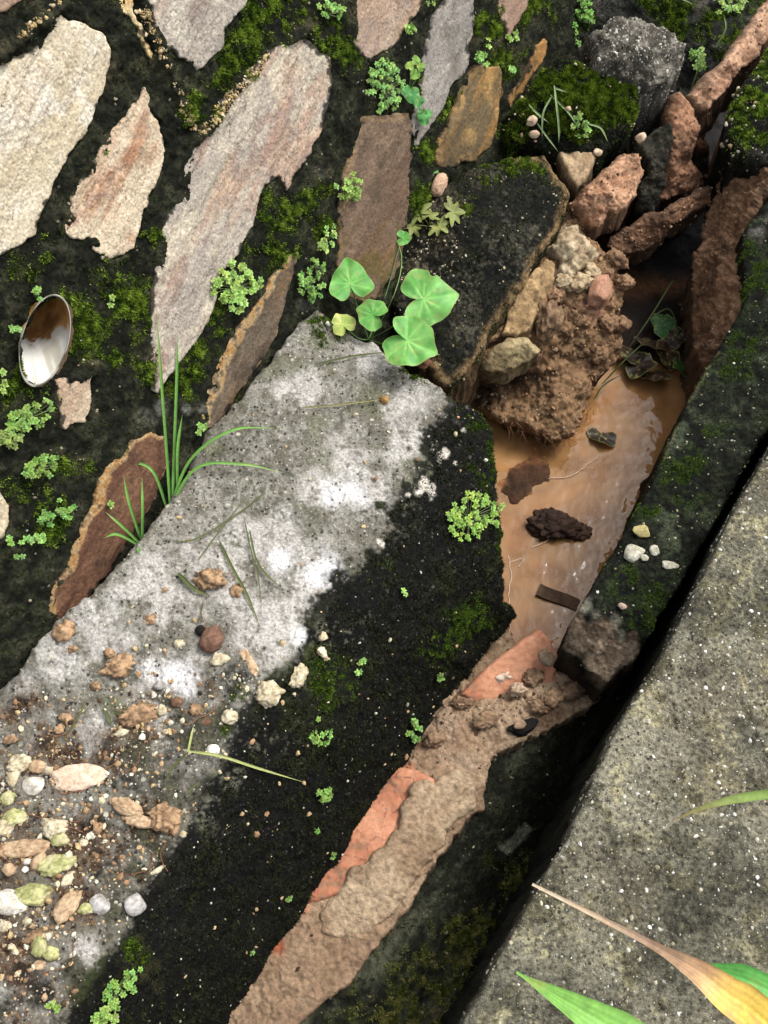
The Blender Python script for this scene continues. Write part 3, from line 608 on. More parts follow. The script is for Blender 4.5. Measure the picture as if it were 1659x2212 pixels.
gm = blob(s.X, s.Y, [(1000, 2100, 110), (930, 2170, 110), (1060, 2000, 70), (880, 2230, 120), (1000, 2030, 60), (1100, 1900, 60), (960, 2210, 60)], 209, .7, .9)*sm(n2+.5*n3, -.4, .5)
col = mix(col, S(104, 114, 50), gm*.8); col = mix(col, S(140, 118, 78), blob(s.X, s.Y, [(985, 2160, 40), (960, 2195, 40)], 210, .8, .8)*sm(n3, -.4, .4)*.6)
pb = sm(7-np.abs((s.X-1116)*.72+(s.Y-1812)*.69)*.45+3*n2, 0, 4)*(np.abs((s.X-1116)*.69-(s.Y-1812)*.72) < 42+10*n1)
col = mix(col, S(168, 174, 150), pb*.9); col[s.skirt] *= .5
dw = put('drain_wall', s.V, s.F, M['dark'], col, spk=.5)
tag(dw, 'dark mossy side of the mud topped drain wall below the speckled pavement edge', 'wall')
t = ~s.skirt
fibres(s.V, s.F, gm*t+1e-4*t, 20000, .0045, .0011, [S(66, 74, 30), S(106, 116, 46), S(146, 152, 70), S(172, 164, 96)], dw, seed=31)
fibres(s.V, s.F, t*sm(n2, -.2, .6)*(1-gm)*(1-pb), 22000, .0032, .0010, DARKG, dw, seed=32)
grains(s.V, s.F, t*(.2+gm), 260, .0012, .0035, [S(180, 176, 140), S(140, 128, 90), S(200, 196, 170)], dw, 'grit', seed=33, sink=.2)

KZ = rbf([(1640, 450, -.05), (1900, 100, -.05), (1960, 500, -.05), (1659, 700, -.06), (1600, 520, -.07), (1560, 740, -.085), (1500, 830, -.085), (1410, 1030, -.09), (1300, 1230, -.10), (1250, 1320, -.11), (1400, 1380, -.11), (1500, 1220, -.09), (1659, 960, -.07), (1230, 1400, -.185), (1310, 1478, -.195), (1390, 1405, -.15), (1320, 1345, -.115), (1222, 1365, -.14)])
KO = [(1235, 1340), (1250, 1308), (1300, 1228), (1358, 1130), (1412, 1028), (1462, 918), (1502, 832), (1558, 745), (1590, 690), (1612, 640), (1606, 560), (1600, 505), (1640, 450), (1700, 400), (1900, 100), (2050, 350), (1800, 720), (1645, 945), (1592, 1040), (1552, 1112), (1490, 1222), (1432, 1322), (1395, 1388), (1380, 1415), (1340, 1450), (1308, 1480), (1262, 1445), (1222, 1408)]
s = sheet(KO, lambda x, y: at_z(x, y, KZ(x, y)), 3.5, 4, 221, rnd=9, rdrop=.008, disp=lambda V, x, y, d: .004*fbm(V, 18, 4, 222)+.0026*fbm(V, 75, 4, 223)+.001*fbm(V, 300, 2, 224), skirt=.36, rings=7)
n1 = fbm(s.V, 13, 4, 225); n2 = fbm(s.V, 60, 4, 226); n3 = fbm(s.V, 220, 3, 227)
col = mix(S(22, 24, 19), S(46, 50, 38), sm(n2+.5*n3, -.5, .8)); col = mix(col, S(84, 92, 72), sm(n1+.6*n2, .15, 1.)*.65)
gm = blob(s.X, s.Y, [(1560, 800, 70), (1640, 620, 60), (1600, 720, 50), (1480, 1040, 70), (1400, 1100, 40), (1500, 1090, 40), (1350, 1270, 60), (1420, 1290, 50), (1640, 560, 60), (1380, 1330, 50), (1540, 930, 50)], 228, .8, .9)*sm(n2+.4*n3, -.3, .5)
col = mix(col, S(58, 76, 38), gm*.6)
br = blob(s.X, s.Y, [(1310, 1425, 62), (1360, 1415, 45), (1255, 1385, 45), (1235, 1345, 30), (1300, 1370, 36)], 229, .4, .5)
col = mix(col, mix(S(140, 120, 100), S(182, 162, 138), sm(n2+n3*.5, -.5, .6)), br)
col = mix(col, S(166, 162, 142), blob(s.X, s.Y, [(1262, 1310, 20), (1290, 1330, 18), (1330, 1345, 16), (1340, 1370, 12)], 230, .8, .8)*.6)
rim = sm(10-s.D, 0, 5)*(s.X < 1560)*sm(n2, -.3, .4)*(s.Y < 1000); col = mix(col, S(150, 142, 100), rim*.4)
col = mix(col, S(140, 136, 126), blob(s.X, s.Y, [(1640, 500, 26), (1655, 470, 22)], 231, .8, .8)*.6)
col[s.skirt] = mix(S(40, 32, 25), S(64, 50, 38), sm(n2, -.4, .5))[s.skirt]
kb = put('broken_drain_wall', s.V, s.F, M['dark'], col, spk=np.where(s.skirt, 0, .8*(1-br)))
tag(kb, 'narrow dark concrete wall top ending in a broken brown stub beside the water', 'concrete wall')
t = ~s.skirt; ks = s
fibres(s.V, s.F, gm*t+1e-4*t, 16000, .003, .0010, GREENS[:3]+[S(72, 92, 48)], kb, seed=34)
fibres(s.V, s.F, t*sm(n2, -.2, .6)*(1-gm)*(1-br), 20000, .0028, .0009, DARKG, kb, seed=35)
grains(s.V, s.F, t*(.3+sm(n1, 0, .6))*(1-.5*br), 320, .0012, .0035, [S(190, 184, 150), S(160, 150, 110), S(215, 212, 196)], kb, 'grit', seed=36, sink=.25)
beam_at = lambda x, y: at_z(x, y, KZ(x, y))

# mud bank
MZ = rbf([(1085, 1330, -.355), (1110, 1400, -.355), (1030, 1390, -.33), (990, 1450, -.31), (920, 1560, -.285), (860, 1640, -.275), (800, 1740, -.285), (740, 1830, -.29), (640, 1960, -.29), (560, 2090, -.30), (480, 2212, -.31), (400, 2340, -.31), (200, 2620, -.315), (400, 2590, -.305),
          (640, 2212, -.302), (760, 2110, -.296), (860, 1980, -.292), (960, 1840, -.29), (1045, 1745, -.288), (1070, 1640, -.285), (1170, 1590, -.29), (1250, 1540, -.295), (1310, 1480, -.30), (1230, 1400, -.335), (1150, 1480, -.265), (1100, 1560, -.265), (1230, 1470, -.275), (980, 1620, -.262), (940, 1720, -.27), (860, 1830, -.275), (760, 1970, -.282), (660, 2100, -.29)])
MO = [(1098, 1345), (1110, 1392), (1140, 1410), (1230, 1395), (1290, 1450), (1318, 1478), (1292, 1512), (1250, 1542), (1170, 1588), (1120, 1612), (1065, 1640), (1048, 1690), (1050, 1745), (1005, 1775), (965, 1838), (935, 1870), (905, 1930), (860, 1990), (805, 2060), (770, 2110), (700, 2165), (640, 2215), (540, 2370), (380, 2620), (150, 2620), (320, 2370), (440, 2200), (530, 2070), (610, 1945), (705, 1815), (770, 1725), (835, 1630), (900, 1545), (970, 1430), (1010, 1370), (1060, 1325)]
def mud_disp(V, x, y, d):
    f1, f2, _ = worley(V, 48, 240); crack = sm(f2-f1, 0, .22)
    r = ridged(V*np.array([1, 1, 1.]), 16, 4, 241)
    rough = .4+.6*sm(1640-y, -120, 90)
    return .006*fbm(V, 13, 4, 242)*(.5+.5*rough)+.006*rough*(r-.6)+.004*(crack-1)*rough*sm(fbm(V, 9, 2, 239), -.4, .3)+.0022*fbm(V, 60, 4, 243)+.0016*fbm(V, 210, 3, 244)
s = sheet(MO, lambda x, y: at_z(x, y, MZ(x, y)), 3, 5, 240, rnd=7, rdrop=.006, disp=mud_disp, skirt=.12, rings=4, inset=.02, jscale=.04)
n1 = fbm(s.V, 10, 4, 245); n2 = fbm(s.V, 50, 4, 246); n3 = fbm(s.V, 180, 3, 247)
col = mix(S(158, 130, 104), S(190, 164, 134), sm(n1+.5*n2, -.6, .6)); col = mix(col, S(118, 92, 68), sm(n2+.5*n3, .1, 1.)*.65)
col = mix(col, S(196, 104, 70), blob(s.X, s.Y, [(690, 1900, 42), (725, 1860, 34), (650, 1960, 26), (600, 2040, 18), (880, 1660, 18)], 248, .6, .9)*.8)
col = mix(col, S(92, 64, 44), blob(s.X, s.Y, [(1040, 1400, 60), (1090, 1350, 50), (1000, 1460, 50), (940, 1540, 40), (900, 1600, 34)], 249, .5, .9)*.7)
col = mix(col, S(74, 52, 38), blob(s.X, s.Y, [(1190, 1540, 40), (1060, 1590, 30), (1230, 1500, 34), (1170, 1560, 30)], 250, .8, .9)*.7)
col = mix(col, S(190, 168, 144), blob(s.X, s.Y, [(960, 1580, 40), (1000, 1640, 40), (860, 1790, 34), (760, 1900, 30)], 251, .9, .9)*.45)
col[s.skirt] = col[s.skirt]*.6
mud = put('mud_bank', s.V, s.F, M['soil'], col); tag(mud, 'long brown bank of wet clay mud slumped along the drain', 'mud bank')
grains(s.V, s.F, (~s.skirt)*(.1+sm(1650-s.Y, -100, 100)), 500, .0015, .005, [S(160, 126, 98), S(120, 92, 70), S(180, 160, 136), S(90, 66, 48)], mud, 'crumb', seed=37, sink=.2)
mud_at = lambda x, y: at_z(x, y, MZ(x, y))

# orange clay bricks in the mud
def brick(outline, ctrl, label, seed, dark=.0, skirt=.06):
    s = sheet(outline, zsheet(ctrl), 3, 2.5, seed, rnd=9, rdrop=.008, disp=lambda V, x, y, d: .002*fbm(V, 25, 4, seed+1)+.0008*fbm(V, 160, 3, seed+2), skirt=skirt, rings=3)
    n1 = fbm(s.V, 22, 4, seed+3); n2 = fbm(s.V, 110, 4, seed+4)
    col = mix(S(206, 146, 112), S(184, 118, 88), sm(n1, -.4, .6)); col = mix(col, S(220, 172, 140), sm(n2, .2, .9)*.5)
    f1, f2, _ = worley(s.V+.003*n1[:, None], 26, seed+5)
    col = mix(col, S(70, 42, 30), sm(.03-(f2-f1), 0, .03)*dark); col = mix(col, S(150, 116, 90), sm(n1+.6*n2, .15, .8)*.75)
    col[s.skirt] *= .8
    o = put('clay_brick', s.V, s.F, M['clay'], col); tag(o, label, 'brick'); return o
brick([(1000, 1500), (1040, 1452), (1085, 1415), (1130, 1382), (1168, 1360), (1190, 1382), (1212, 1418), (1200, 1480), (1150, 1540), (1085, 1545), (1030, 1525)],
      [(1000, 1500, -.262), (1085, 1415, -.252), (1168, 1360, -.25), (1212, 1418, -.262), (1150, 1540, -.29), (1040, 1525, -.285)], 'orange clay brick with a pointed end sticking out of the mud over the water', 261, 0, .09)
brick([(858, 1655), (900, 1662), (938, 1682), (940, 1725), (900, 1790), (850, 1850), (790, 1905), (735, 1930), (690, 1945), (660, 1955), (640, 1985), (640, 1950), (700, 1855), (760, 1770), (820, 1690)],
      [(858, 1655, -.264), (938, 1690, -.262), (860, 1830, -.274), (690, 1945, -.281), (640, 1980, -.288), (700, 1850, -.285), (820, 1690, -.274), (790, 1800, -.270)], 'long cracked orange clay brick half buried in mud beside the black ledge face', 271, .8)
# clay smeared over the second brick
SZ = zsheet([(900, 1690, -.250), (1000, 1680, -.264), (960, 1800, -.272), (850, 1900, -.270), (760, 1920, -.272), (720, 1930, -.277), (800, 2000, -.284), (900, 1930, -.284), (1020, 1760, -.282)])
s = sheet([(880, 1712), (895, 1690), (940, 1680), (1000, 1660), (1035, 1690), (1030, 1740), (985, 1775), (950, 1835), (890, 1925), (830, 2000), (760, 2040), (700, 2020), (690, 1965), (735, 1915), (760, 1880), (820, 1840), (862, 1790), (870, 1745)], SZ, 3, 8, 281, rnd=12, rdrop=.009,
          disp=lambda V, x, y, d: .003*fbm(V, 16, 4, 282)+.002*fbm(V, 55, 4, 283)+.0035*(ridged(V, 26, 4, 285)-.6)+.0014*fbm(V, 220, 3, 284), skirt=.03, rings=2, jscale=.05)
n1 = fbm(s.V, 18, 4, 286); n2 = fbm(s.V, 70, 4, 287)
col = mix(S(164, 138, 110), S(194, 170, 140), sm(n1+.4*n2, -.5, .6)); col = mix(col, S(116, 90, 68), sm(n2, .3, .9)*.5)
o = put('mud_slab', s.V, s.F, M['soil'], col); tag(o, 'smooth drying clay smear covering most of the long cracked brick', 'mud')

# ------------------------------------------------------------------ broken concrete, soil and stones at the head of the drain
def dark_conc(V, x, y, seed):
    n1 = fbm(V, 14, 4, seed); n2 = fbm(V, 60, 4, seed+1); n3 = fbm(V, 210, 3, seed+2)
    c = mix(S(20, 21, 18), S(46, 46, 39), sm(n2+.5*n3, -.5, .8)); c = mix(c, S(96, 92, 78), sm(n1+.6*n3, .35, 1.1)*.6); return c, n1, n2, n3
def concd(seed, k=1.): return lambda V, x, y, d: k*(.005*fbm(V, 16, 4, seed)+.003*fbm(V, 70, 4, seed+1)+.001*fbm(V, 280, 2, seed+2))

# earth behind
EZ = [(1180, -150, .04), (1250, 0, .0), (1420, 0, -.01), (1560, 60, -.03), (1700, -100, .0), (1659, 0, -.03), (1560, 150, -.08), (1400, 150, -.1), (1300, 300, -.2), (1400, 330, -.16), (1480, 300, -.17), (1530, 330, -.24), (1240, 420, -.24), (1330, 500, -.32), (1450, 440, -.27), (1540, 420, -.33)]
s = sheet([(1200, -260), (1700, -260), (1720, -60), (1640, 30), (1560, 140), (1520, 210), (1530, 300), (1540, 400), (1500, 440), (1440, 450), (1380, 500), (1330, 520), (1270, 500), (1200, 440), (1160, 340), (1180, 120), (1240, 20)], zsheet(EZ), 4, 5, 301, rnd=10, rdrop=.02,
          disp=lambda V, x, y, d: .012*fbm(V, 16, 4, 302)+.005*fbm(V, 60, 4, 303)+.002*fbm(V, 220, 2, 304), skirt=.25, rings=4)
c, n1, n2, n3 = dark_conc(s.V, s.X, s.Y, 305)
red = blob(s.X, s.Y, [(1480, 400, 90), (1400, 470, 90), (1500, 300, 70), (1330, 500, 80)], 306, .5, .7); c = mix(c, mix(S(120, 78, 56), S(84, 56, 40), sm(n2, -.4, .5)), red)
gm = blob(s.X, s.Y, [(1480, 20, 80), (1560, 50, 60), (1420, -20, 70), (1440, 60, 40), (1250, 30, 40), (1620, -20, 60), (1560, 110, 30)], 307, .6, .9)*sm(n2, -.5, .4)
c = mix(c, S(54, 66, 26), gm*.6); c[s.skirt] *= .6
bank = put('earth_bank', s.V, s.F, M['soil'], c); tag(bank, kind='structure')
fibres(s.V, s.F, gm*(~s.skirt)+1e-4*(~s.skirt), 22000, .0048, .0012, GREENS, bank, seed=41)
fibres(s.V, s.F, (~s.skirt)*(1-red)*(1-gm)*sm(n2, -.3, .5), 14000, .004, .0011, DARKG, bank, seed=42)

# tilted dark block
s = sheet([(960, 400), (1000, 372), (1060, 347), (1120, 340), (1180, 334), (1212, 372), (1236, 410), (1226, 452), (1198, 520), (1152, 582), (1112, 660), (1062, 720), (1032, 780), (992, 832), (960, 838), (930, 800), (905, 770), (880, 700), (850, 640), (848, 580), (872, 520), (890, 455)],
          zsheet([(960, 400, -.005), (1060, 347, -.03), (1180, 334, -.06), (1236, 410, -.075), (1152, 582, -.09), (1062, 720, -.105), (992, 832, -.125), (930, 790, -.09), (860, 600, -.075), (880, 500, -.035), (1050, 540, -.045)]), 3.2, 5, 311, rnd=14, rdrop=.014, disp=concd(312, 1.2), skirt=.16, rings=5, inset=.06)
c, n1, n2, n3 = dark_conc(s.V, s.X, s.Y, 313)
c = mix(c, mix(S(120, 110, 90), S(84, 76, 60), sm(n2, -.4, .5)), blob(s.X, s.Y, [(930, 540, 60), (900, 580, 60), (960, 500, 50), (980, 420, 40), (1020, 390, 30)], 314, .7, .9)*sm(n2+n3, -.6, .5)*.7)
ed = sm(26-s.D+10*n2, 0, 16)*sm(s.X-s.Y*-.55-1270, 0, 60); c = mix(c, mix(S(150, 124, 88), S(112, 92, 66), sm(n2, -.4, .4)), ed*.8)
gm = blob(s.X, s.Y, [(1120, 360, 50), (1170, 370, 30), (1060, 370, 30), (1010, 440, 30)], 315, .6, .9)*sm(n2, -.4, .4); c = mix(c, S(52, 62, 26), gm*.6)
c[s.skirt] = mix(S(110, 90, 66), S(70, 56, 42), sm(n2, -.4, .5))[s.skirt]
o = put('concrete_chunk', s.V, s.F, M['dark'], c, spk=.6); tag(o, 'large tilted black stained concrete chunk behind the heart-leaved vine', 'concrete')
t = ~s.skirt; fibres(s.V, s.F, t*sm(n2, -.2, .6), 18000, .0028, .0010, DARKG, o, seed=43); fibres(s.V, s.F, t*gm+1e-4*t, 6000, .004, .0011, GREENS, o, seed=44)
grains(s.V, s.F, t*(.1+blob(s.X, s.Y, [(930, 560, 90), (960, 450, 70)], 3)), 260, .0012, .004, [S(190, 176, 140), S(150, 136, 108), S(214, 206, 184)], o, 'grit', seed=45, sink=.2)
chunk_at = zsheet([(960, 400, -.005), (1060, 347, -.03), (1180, 334, -.06), (1236, 410, -.075), (1152, 582, -.09), (1062, 720, -.105), (992, 832, -.125), (930, 790, -.09), (860, 600, -.075), (880, 500, -.035), (1050, 540, -.045)])

# overhanging soil mass
BZc = [(1225, 455, -.105), (1190, 520, -.115), (1130, 640, -.13), (1080, 740, -.155), (1050, 790, -.18), (1290, 535, -.14), (1345, 595, -.165), (1366, 650, -.20), (1345, 730, -.24), (1325, 790, -.265), (1285, 840, -.285), (1265, 905, -.30), (1225, 945, -.31), (1160, 940, -.30), (1080, 905, -.295), (1000, 860, -.31), (1250, 620, -.125), (1180, 720, -.16), (1180, 800, -.235), (1100, 830, -.285), (1040, 835, -.30), (1250, 780, -.235), (1200, 880, -.272), (1110, 800, -.25)]
def soil_disp(V, x, y, d):
    f1, f2, _ = worley(V, 55, 320); g1, g2, _ = worley(V, 130, 323)
    return .014*fbm(V, 14, 4, 321)+.010*(.55-f1)+.005*(.5-g1)+.004*fbm(V, 80, 3, 322)
s = sheet([(1228, 448), (1258, 480), (1292, 530), (1340, 575), (1366, 632), (1352, 700), (1348, 760), (1325, 800), (1290, 830), (1272, 900), (1228, 948), (1190, 952), (1160, 940), (1080, 908), (1040, 885), (985, 862), (1000, 815), (1030, 770), (1060, 715), (1100, 655), (1140, 590), (1185, 520)], zsheet(BZc), 3, 6, 321, rnd=12, rdrop=.02, disp=soil_disp, skirt=.10, rings=4, inset=.25)
n1 = fbm(s.V, 14, 4, 324); n2 = fbm(s.V, 55, 4, 325); n3 = fbm(s.V, 190, 3, 326)
c = mix(S(148, 116, 84), S(106, 80, 56), sm(n2+.4*n1, -.5, .6)); c = mix(c, S(190, 158, 118), sm(n3+n2*.5, .2, 1.)*.5)
c = mix(c, S(176, 158, 128), blob(s.X, s.Y, [(1215, 520, 45), (1240, 560, 40), (1180, 580, 34), (1150, 640, 34), (1255, 500, 30), (1170, 690, 26)], 327, .6, .8)*sm(n2, -.8, .4)*.8)
c = mix(c, S(140, 122, 84), blob(s.X, s.Y, [(1130, 650, 40), (1090, 700, 34)], 328, .6, .8)*.6)
c = mix(c, S(176, 130, 104), blob(s.X, s.Y, [(1300, 620, 45), (1285, 660, 36)], 329, .5, .8)*.6); c = mix(c, S(44, 33, 24), blob(s.X, s.Y, [(1050, 838, 46), (1100, 822, 36), (1010, 850, 40), (1150, 812, 24)], 330, .5, .7)*.85); c[s.skirt] *= .5  # hollow below the chunk: its deep shade is mixed into the soil colour
soilm = put('soil_overhang', s.V, s.F, M['soil'], c); tag(soilm, 'crumbly brown soil mass overhanging the water beside the tilted black chunk', 'soil')
grains(s.V, s.F, (~s.skirt)*1., 900, .0015, .006, [S(150, 114, 84), S(110, 80, 56), S(176, 140, 104), S(190, 164, 132), S(84, 60, 42)], soilm, 'crumb', seed=46, sink=.15)
soil_at = zsheet(BZc)
# fringe of rootlets under the overhang
rr = np.random.default_rng(50); rl = []
for k in range(60):
    px = rr.uniform(1090, 1290); py = 945-max(0, px-1228)*1.1-max(0, 1160-px)*.3+rr.uniform(-20, 5)
    p = soil_at(np.array([px]), np.array([py]))[0]+np.array([0, 0, .004]); L = rr.uniform(.01, .045); d = np.array([rr.normal()*.5, -.4+rr.normal()*.3, -.7])
    pts = [p, p+d*L*.4+rr.normal(size=3)*.003, p+d*L*.8+rr.normal(size=3)*.005+np.array([0, 0, -.008])]
    v, f = tube(spline(pts, 7), np.linspace(.0006, .0002, 7), 4); rl.append((v, f, S(150, 112, 80)*rr.uniform(.5, 1.1)))
v, f, c = join(rl); o = put('rootlets', v, f, M['clod'], c, soilm); o['kind'] = 'stuff'

def patch(name, outline, ctrl, label, cat, colf, seed, mat='soil', step=3, rnd=10, rdrop=.012, amp=1., skirt=.06, inset=.1, jit=4, spk=None, dfun=None):
    _df = dfun or concd(seed+1, amp)
    s = sheet(outline, zsheet(ctrl), step, jit, seed, rnd=rnd, rdrop=rdrop, disp=lambda V, x, y, d: _df(V, x, y, d)+(.006*(ridged(V, 42, 5, seed+8)-.62)+.004*(.5-worley(V, 95, seed+12)[0])+.0018*fbm(V, 240, 3, seed+9) if mat == 'soil' else 0), skirt=skirt, rings=4, inset=inset)
    c = colf(s); c[s.skirt] = c[s.skirt]*.6
    o = put(name, s.V, s.F, M[mat], c, spk=spk); tag(o, label, cat)
    if mat == 'soil': grains(s.V, s.F, (~s.skirt)*1.+.3, 220, .0012, .005, [S(176, 136, 104), S(132, 98, 72), S(200, 164, 130), S(96, 70, 50)], o, 'crumb', seed=seed+3, sink=.2)
    return o, s
# moss capped block
CZ = [(1195, 125, .035), (1300, 155, .02), (1380, 200, .0), (1385, 225, -.005), (1320, 322, -.055), (1290, 365, -.07), (1240, 345, -.065), (1200, 332, -.06), (1090, 312, -.055), (1110, 230, .0), (1160, 170, .02), (1240, 230, .01)]
def cf(s):
    c, n1, n2, n3 = dark_conc(s.V, s.X, s.Y, 333)
    s.gm = blob(s.X, s.Y, [(1200, 200, 75), (1270, 190, 70), (1330, 220, 55), (1140, 240, 50), (1290, 250, 50), (1200, 260, 40), (1120, 280, 40), (1240, 160, 50), (1340, 190, 40)], 334, .55, .7)*sm(n2+.4*n3, -.7, .2)
    c = mix(c, S(60, 80, 22), s.gm*.8); s.n2 = n2; return c
mb, s = patch('mossy_block', [(1195, 122), (1250, 128), (1300, 152), (1345, 172), (1380, 186), (1388, 222), (1360, 282), (1322, 320), (1292, 350), (1240, 340), (1200, 335), (1150, 322), (1092, 312), (1085, 272), (1110, 228), (1158, 168)], CZ, 'concrete block capped with a cushion of bright green moss', 'mossy block', cf, 331, 'dark', rnd=18, rdrop=.02, skirt=.14, spk=.5)
t = ~s.skirt; fibres(s.V, s.F, t*s.gm+1e-4*t, 34000, .0062, .0012, [S(56, 74, 18), S(84, 110, 26), S(108, 138, 34), S(140, 164, 52)], mb, seed=51)
fibres(s.V, s.F, t*(1-s.gm), 7000, .004, .0011, DARKG, mb, seed=52)
grains(s.V, s.F, t*.3+t*s.gm, 90, .0015, .005, [S(214, 196, 166), S(226, 214, 190), S(180, 150, 120)], mb, 'grit', seed=53, sink=-.1)
mossy_at = zsheet(CZ)
def grc(s):
    n1 = fbm(s.V, 16, 4, 343); n2 = fbm(s.V, 70, 4, 344); n3 = fbm(s.V, 220, 3, 345)
    c = mix(S(78, 74, 66), S(140, 134, 122), sm(n2+.5*n3, -.4, .7)); return mix(c, S(36, 36, 30), sm(n1, .1, .7)*.7)
o, s = patch('concrete_chunk', [(1282, 60), (1300, 42), (1330, 22), (1365, 18), (1400, 22), (1450, 58), (1492, 92), (1486, 150), (1470, 180), (1440, 196), (1400, 190), (1350, 168), (1320, 148), (1286, 122)], [(1285, 60, .07), (1400, 22, .06), (1490, 95, .035), (1440, 192, .0), (1286, 122, .05), (1390, 100, .06)],
         'grey gravelly concrete chunk resting behind the moss capped block', 'concrete', grc, 341, 'ledge', rnd=34, rdrop=.045, amp=2., skirt=.12, inset=-.12, jit=9, spk=.9)
grains(s.V, s.F, (~s.skirt)*1., 420, .0014, .0055, [S(206, 200, 186), S(160, 154, 140), S(224, 220, 208)], o, seed=54)

def redc(a, b, c3, seed):
    def f(s):
        n1 = fbm(s.V, 20, 4, seed); n2 = fbm(s.V, 80, 4, seed+1)
        n4 = fbm(s.V, 260, 3, seed+4); c = mix(a, b, sm(n1+.5*n2, -.5, .6)); c = mix(c, c3, sm(n2+.4*n4, .1, .9)*.5); c = mix(c, S(70, 54, 40), sm(fbm(s.V, 34, 4, seed+7)+.5*n4, .1, .8)*.6)
        return mix(c, S(60, 50, 34), sm(10-s.D+6*n2, 0, 10)*.5)
    return f
patch('clay_clod', [(1240, 440), (1262, 402), (1300, 370), (1325, 345), (1352, 322), (1392, 322), (1400, 372), (1390, 420), (1362, 452), (1338, 470), (1322, 462), (1312, 492), (1298, 500), (1262, 482)],
      [(1240, 440, -.075), (1320, 350, -.045), (1392, 325, -.055), (1395, 410, -.09), (1300, 500, -.11), (1262, 482, -.1), (1320, 420, -.05)], 'rounded reddish clay clod wedged below the moss capped block', 'clay clod', redc(S(208, 162, 128), S(178, 132, 100), S(224, 186, 154), 351), 351, rnd=22, rdrop=.028, amp=1.3, skirt=.07, inset=.2)
patch('tan_stone', [(1205, 325), (1250, 312), (1298, 302), (1300, 325), (1282, 358), (1262, 388), (1246, 406), (1228, 378)], [(1205, 325, -.058), (1298, 304, -.05), (1246, 404, -.075)], 'pale tan wedge of stone below the moss capped block', 'stone', redc(S(190, 164, 130), S(164, 138, 106), S(206, 186, 156), 356), 356, mat='clod', rnd=8, rdrop=.008, skirt=.05)
patch('clay_lump', [(1446, 240), (1462, 212), (1486, 200), (1512, 232), (1522, 275), (1508, 310), (1502, 345), (1530, 388), (1520, 415), (1480, 430), (1438, 442), (1405, 470), (1370, 488), (1340, 500), (1350, 470), (1398, 430), (1420, 400), (1440, 360), (1438, 300)],
      [(1446, 240, -.05), (1512, 232, -.06), (1520, 290, -.08), (1502, 345, -.13), (1525, 400, -.19), (1440, 440, -.2), (1345, 498, -.24), (1440, 360, -.12), (1430, 400, -.16)], 'tall reddish brown clay lump at the edge of the dark hole', 'clay lump', redc(S(166, 122, 92), S(128, 92, 68), S(188, 146, 114), 361), 361, rnd=16, rdrop=.022, skirt=.1, inset=.15,
      dfun=lambda V, x, y, d: .008*fbm(V, 20, 4, 362)+.008*(.5-worley(V, 40, 364)[0])+.003*fbm(V, 90, 3, 363))
patch('clay_ridge', [(1498, 205), (1530, 165), (1562, 120), (1600, 78), (1640, 22), (1668, -30), (1760, -60), (1720, 20), (1662, 92), (1625, 140), (1600, 165), (1570, 205), (1545, 232), (1528, 246), (1510, 232)],
      [(1498, 205, -.045), (1562, 120, -.035), (1660, 0, -.03), (1665, 92, -.07), (1600, 165, -.075), (1530, 244, -.085), (1580, 140, -.03), (1740, -40, -.03)], 'long pinkish clay ridge with a crack beside the mossy right bank', 'clay ridge', redc(S(200, 160, 128), S(166, 124, 96), S(216, 182, 152), 371), 371, rnd=12, rdrop=.02, skirt=.12,
      dfun=lambda V, x, y, d: .008*fbm(V, 18, 4, 372)+.006*(ridged(V, 20, 3, 374)-.6)+.003*fbm(V, 90, 3, 373))
patch('soil_strip', [(1552, 288), (1570, 300), (1600, 325), (1650, 345), (1668, 380), (1640, 430), (1612, 500), (1612, 560), (1618, 640), (1590, 700), (1560, 748), (1520, 800), (1500, 790), (1486, 745), (1482, 690), (1494, 620), (1502, 560), (1520, 500), (1532, 440), (1548, 390), (1562, 340)],
      [(1555, 290, -.1), (1650, 350, -.055), (1612, 500, -.07), (1618, 640, -.085), (1560, 748, -.11), (1505, 792, -.2), (1486, 720, -.25), (1500, 580, -.24), (1535, 440, -.2), (1562, 345, -.16), (1560, 600, -.14)], 'upright strip of raw brown soil between the dark hole and the narrow wall top', 'soil',
      redc(S(158, 122, 92), S(120, 90, 66), S(182, 148, 116), 381), 381, rnd=10, rdrop=.016, skirt=.14, inset=.08, dfun=soil_disp)
def jc(s):
    c, n1, n2, n3 = dark_conc(s.V, s.X, s.Y, 393)
    s.gm = blob(s.X, s.Y, [(1640, 230, 60), (1610, 290, 45), (1660, 160, 50), (1700, 240, 80), (1590, 240, 30), (1650, 300, 34), (1720, 150, 70)], 394, .6, .8)*sm(n2+.4*n3, -.6, .3)
    return mix(c, S(60, 78, 26), s.gm*.75)
mj, s = patch('mossy_bank', [(1676, 70), (1640, 130), (1602, 172), (1572, 222), (1562, 285), (1585, 320), (1612, 338), (1660, 352), (1700, 390), (1850, 300), (1850, 0), (1740, 0)],
      [(1676, 70, -.03), (1602, 172, -.045), (1562, 285, -.06), (1612, 338, -.05), (1700, 390, -.03), (1850, 100, -.02), (1650, 230, -.03)], 'mossy green right bank above the raw soil strip', 'bank', jc, 391, 'dark', rnd=12, rdrop=.02, skirt=.14, spk=.6)
t = ~s.skirt; fibres(s.V, s.F, t*s.gm+1e-4*t, 22000, .0056, .0012, GREENS, mj, seed=55)
grains(s.V, s.F, t*(s.X < 1700)*1., 120, .0016, .006, [S(214, 200, 170), S(226, 216, 196), S(170, 150, 116)], mj, 'grit', seed=56, sink=0)

